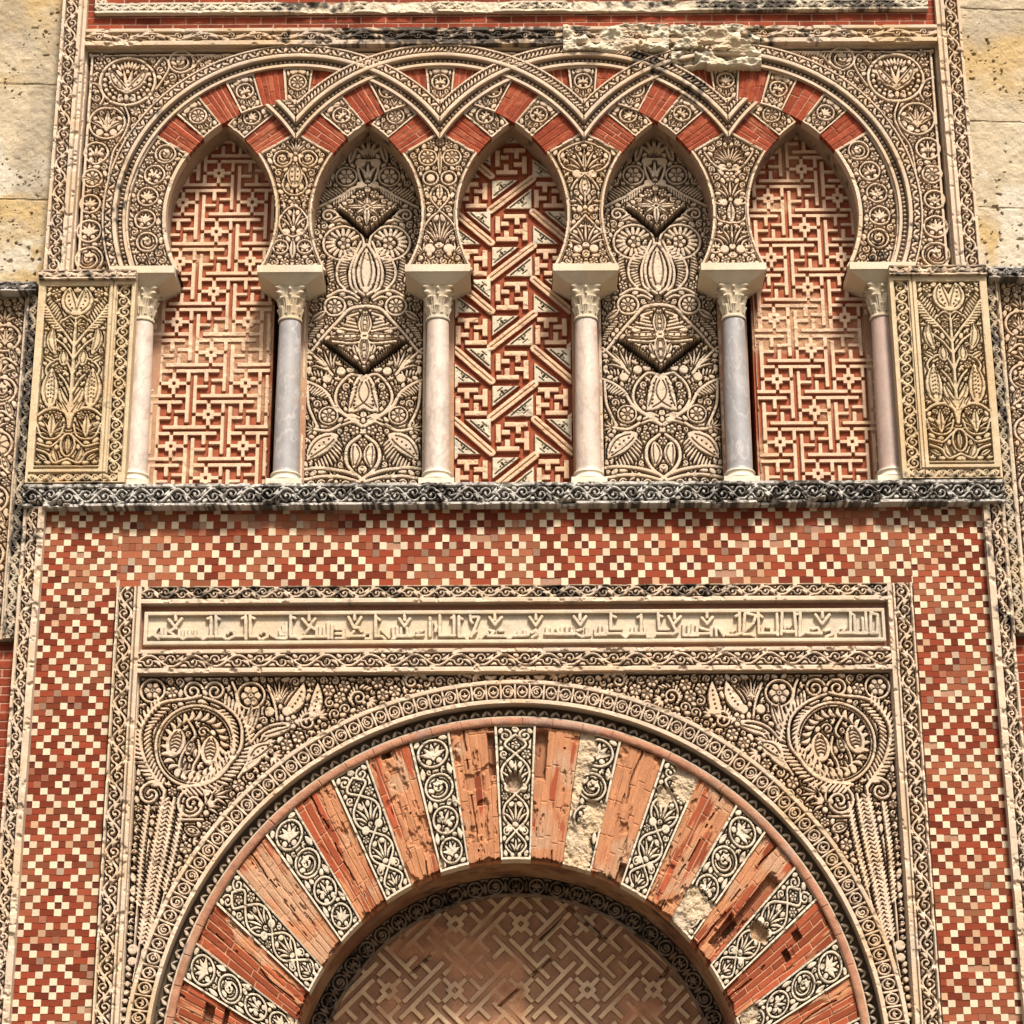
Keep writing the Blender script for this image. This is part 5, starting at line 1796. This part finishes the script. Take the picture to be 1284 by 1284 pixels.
# ------------------------------------------------------------------ tympanum
ty = thing("tympanum", "shaded brick fret panel under the great arch, framed by a dark carved ring", "tympanum", (0, -735, -70))
rm, r0, r1 = 254.0, 243.0, 270.0
L = 2 * rad(100) * rm
r = Rel(L, r1 - r0)
n = int(L / 25)
for k in range(n):
    u = (k + 0.5) * L / n
    r.medallion(u, 12.5, 10, (0, 2, 3)[k % 3], 2.0, math.pi / 2)
    r.leaf(u + 12.5, 6, u + 12.5, 19, 4)
r.border(b=3.0, t=2)
r.fill(1.3, 0.95)
relief("ring_band", r.height(-116, 6.5, wear=0.3, seed=1210), polar(0, IZ, r0, -rad(100), rm), M_STONE, ty, None, -130, RES,
       lambda X, Z, u, v: tone(X, Z, (0.25, 0.185, 0.135), 1211, 0.1, 0.3, soot=0.38), top=r.top, gnd=(0.4, 0.36, 0.33))  # shade under the arch put into the ring's dark brown and mottling
res = 0.9
w_, h_ = 498, 282
nu, nv = int(w_ / res) + 1, int(h_ / res) + 1
U, V = np.meshgrid(np.arange(nu) * res, np.arange(nv) * res)
X, Z = U - w_ / 2, V - 736
cell = 5.7
M = np.zeros_like(X)
for du in (-0.7, 0, 0.7):
    for dv in (-0.7, 0, 0.7):
        a_, b_ = ((X + du) + (Z + dv)) / math.sqrt(2) + 4, ((Z + dv) - (X + du)) / math.sqrt(2) + 12
        M += BM[np.floor(b_ / cell + 0.5).astype(int) % 20, np.floor(a_ / cell + 0.5).astype(int) % 20]
M = sstep(M / 9, 0.3, 0.7)
cov = sstep(fbm(X, Z, 75, 1220, 3) + 0.0009 * (X + 40) + 0.0008 * (Z + 560), 0.56, 0.72)
H = -122 + 3.2 * M * (1 - 0.85 * cov) + 3.0 * cov + 1.2 * (fbm(X, Z, 9, 1221, 4) - 0.5)
cut_ = sstep(M, 0, 1) * 0
cg = np.array((0.36, 0.19, 0.11)) * (1 + 0.4 * (fbm(X, Z, 12, 1222) - 0.5))[..., None]
cs = tone(X, Z, (0.68, 0.47, 0.29), 1223, 0.4, 0.2, 0.25)
c = cg * (1 - M[..., None]) + cs * M[..., None]
pc = tone(X, Z, (0.48, 0.23, 0.125), 1224, 0.1, 0.1, 0.3)
c = c * (1 - 0.85 * cov[..., None]) + pc * 0.85 * cov[..., None]
for (a, b, ang, l2, w2) in ((88, -496, -0.72, 38, 3.2), (44, -502, 0.72, 22, 2.4), (190, -545, 0.9, 24, 2.6), (132, -488, 0.7, 10, 3), (166, -520, -0.7, 9, 3), (-118, -545, 0.75, 20, 2.2), (30, -548, 0.72, 18, 2.4), (-10, -585, 0.72, 18, 2.2)):
    dx, dz = X - a, Z - b
    e = np.maximum(np.abs(dx * math.cos(ang) + dz * math.sin(ang)) / l2, np.abs(-dx * math.sin(ang) + dz * math.cos(ang)) / w2)
    H -= 7 * (1 - sstep(e, 0.7, 1.0))
relief("fret_panel", H, lambda u, v: (u - w_ / 2, v - 736), M_BRICK, ty, (np.hypot(X, Z - IZ) < 247), -135, res, c)

# ------------------------------------------------------------------ neighbouring bays at both edges of the photo
def neighbour(sx, ztop, zl, zend, label):
    t = thing("side_bay", label, "carved panel", (sx * 700, -735, 0))
    # blackened ledge
    lg = scroll(190, ztop - zl, 2, 2.5, 34)
    relief("ledge", lg.height(14, 6, wear=0.4, seed=1300 + sx), lambda u, v: (sx * (616 + u), zl + v), M_STONE, t, None, -60, RES,
           lambda X, Z, u, v: tone(X, Z, (0.55, 0.5, 0.45), 1301 + sx, 0.1, 0.4, soot=0.6), top=lg.top, gnd=(0.15, 0.14, 0.13))
    h_ = zl - zend
    st = scroll(h_, 15.5, 1.5, 2.5, 30)
    relief("border", st.height(1, 6, wear=0.3, seed=1305 + sx), lambda u, v: (sx * (613.2 + v), zend + u), M_STONE, t, None, -60, RES,
           lambda X, Z, u, v: tone(X, Z, (0.52, 0.42, 0.30), 1306 + sx, 0.3, 0.3, soot=np.clip(0.55 + 0.0006 * (Z - 0), 0.2, 0.62) if sx < 0 else np.clip(0.30 + 0.0012 * Z, 0.1, 0.62)), top=st.top)
    pw = 172
    pr = Rel(pw, h_, RES)
    pr.border(l=5, b=3)
    for k in range(int(h_ / 74)):
        v = h_ - 58 - k * 74
        pr.medallion(27, v, 20, (0, 2, 1, 3)[k % 4], 3)
        pr.medallion(72, v - 8, 22, (2, 0, 3)[k % 3], 3)
        pr.fan(30, v + 22, 20, math.pi / 2, 5, 2.2, 5)
        pr.stroke([(10, v - 38), (24, v - 28), (40, v - 36), (56, v - 30)], 3)
        pr.bigleaf(12, v - 34, 20, v - 14, 9, 0, 3)
    pr.fill(1.5, 1.1, maxn=900, region=pr.U < 110)
    relief("panel", pr.height(-7, 7, wear=0.2, seed=1310 + sx), lambda u, v: (sx * (628.5 + u), zend + v), M_STONE, t, None, -60, RES,
           lambda X, Z, u, v: tone(X, Z, CREAM, 1311 + sx, 0.4, 0.2), top=pr.top)
    red_panel("brick_ground", *sorted((sx * 612.5, sx * 800)), -736, zend - 1, -10, t, 1320 + sx)
neighbour(-1, 313.5, 301, -163, "carved side bay with a sooty border at the left edge of the photo")
neighbour(1, 328, 313, -163, "carved side bay with a sooty border at the right edge of the photo")

# ------------------------------------------------------------------ weather-eaten blocks over the right hand arches
def eroded(x0, x1, z0, z1, p, seed, label, edge=True):
    res = 0.9
    nu, nv = int((x1 - x0) / res) + 1, int((z1 - z0) / res) + 1
    U, V = np.meshgrid(np.arange(nu) * res, np.arange(nv) * res)
    n = fbm(U * 0.7, V, 15, seed, 4)
    e = np.minimum(V, (z1 - z0) - V)
    H = p + 20 * (n - 0.52) - 13 * sstep(fbm(U, V * 1.3, 26, seed + 3, 3), 0.52, 0.72) * sstep(e, 0, 6) - 4 * (1 - sstep(e, 0, 3))
    rag = (fbm(U, V * 0 + seed, 14, seed + 5, 3) - 0.4) * 12
    mask = (V > rag) & (((U > 3 * np.abs(rag) - 4)) | (not edge))
    o = relief("eroded_block", H, rect(x0, z0), M_STONE, None, mask, -8, res,
               lambda X, Z, u, v: tone(X, Z, (0.66, 0.57, 0.42), seed, 0.5, 0.3, 0.2, soot=soot_patch(X, Z, [(x0 + 20, z1 - 8, 30, 8, 0.6), (x1 - 60, z1 - 6, 60, 8, 0.45)])))
    tag(o, label, "stone block")
eroded(70, 213, 654, 697, 17, 1401, "crumbling pale stone on the broken frame, left of the vertical joint")
eroded(215, 335, 654, 695, 18, 1402, "crumbling ochre stone block in the gap of the top frame", False)
eroded(215, 336, 630, 655, 15, 1403, "rough pale stone lump covering the band of the right hand arch", False)
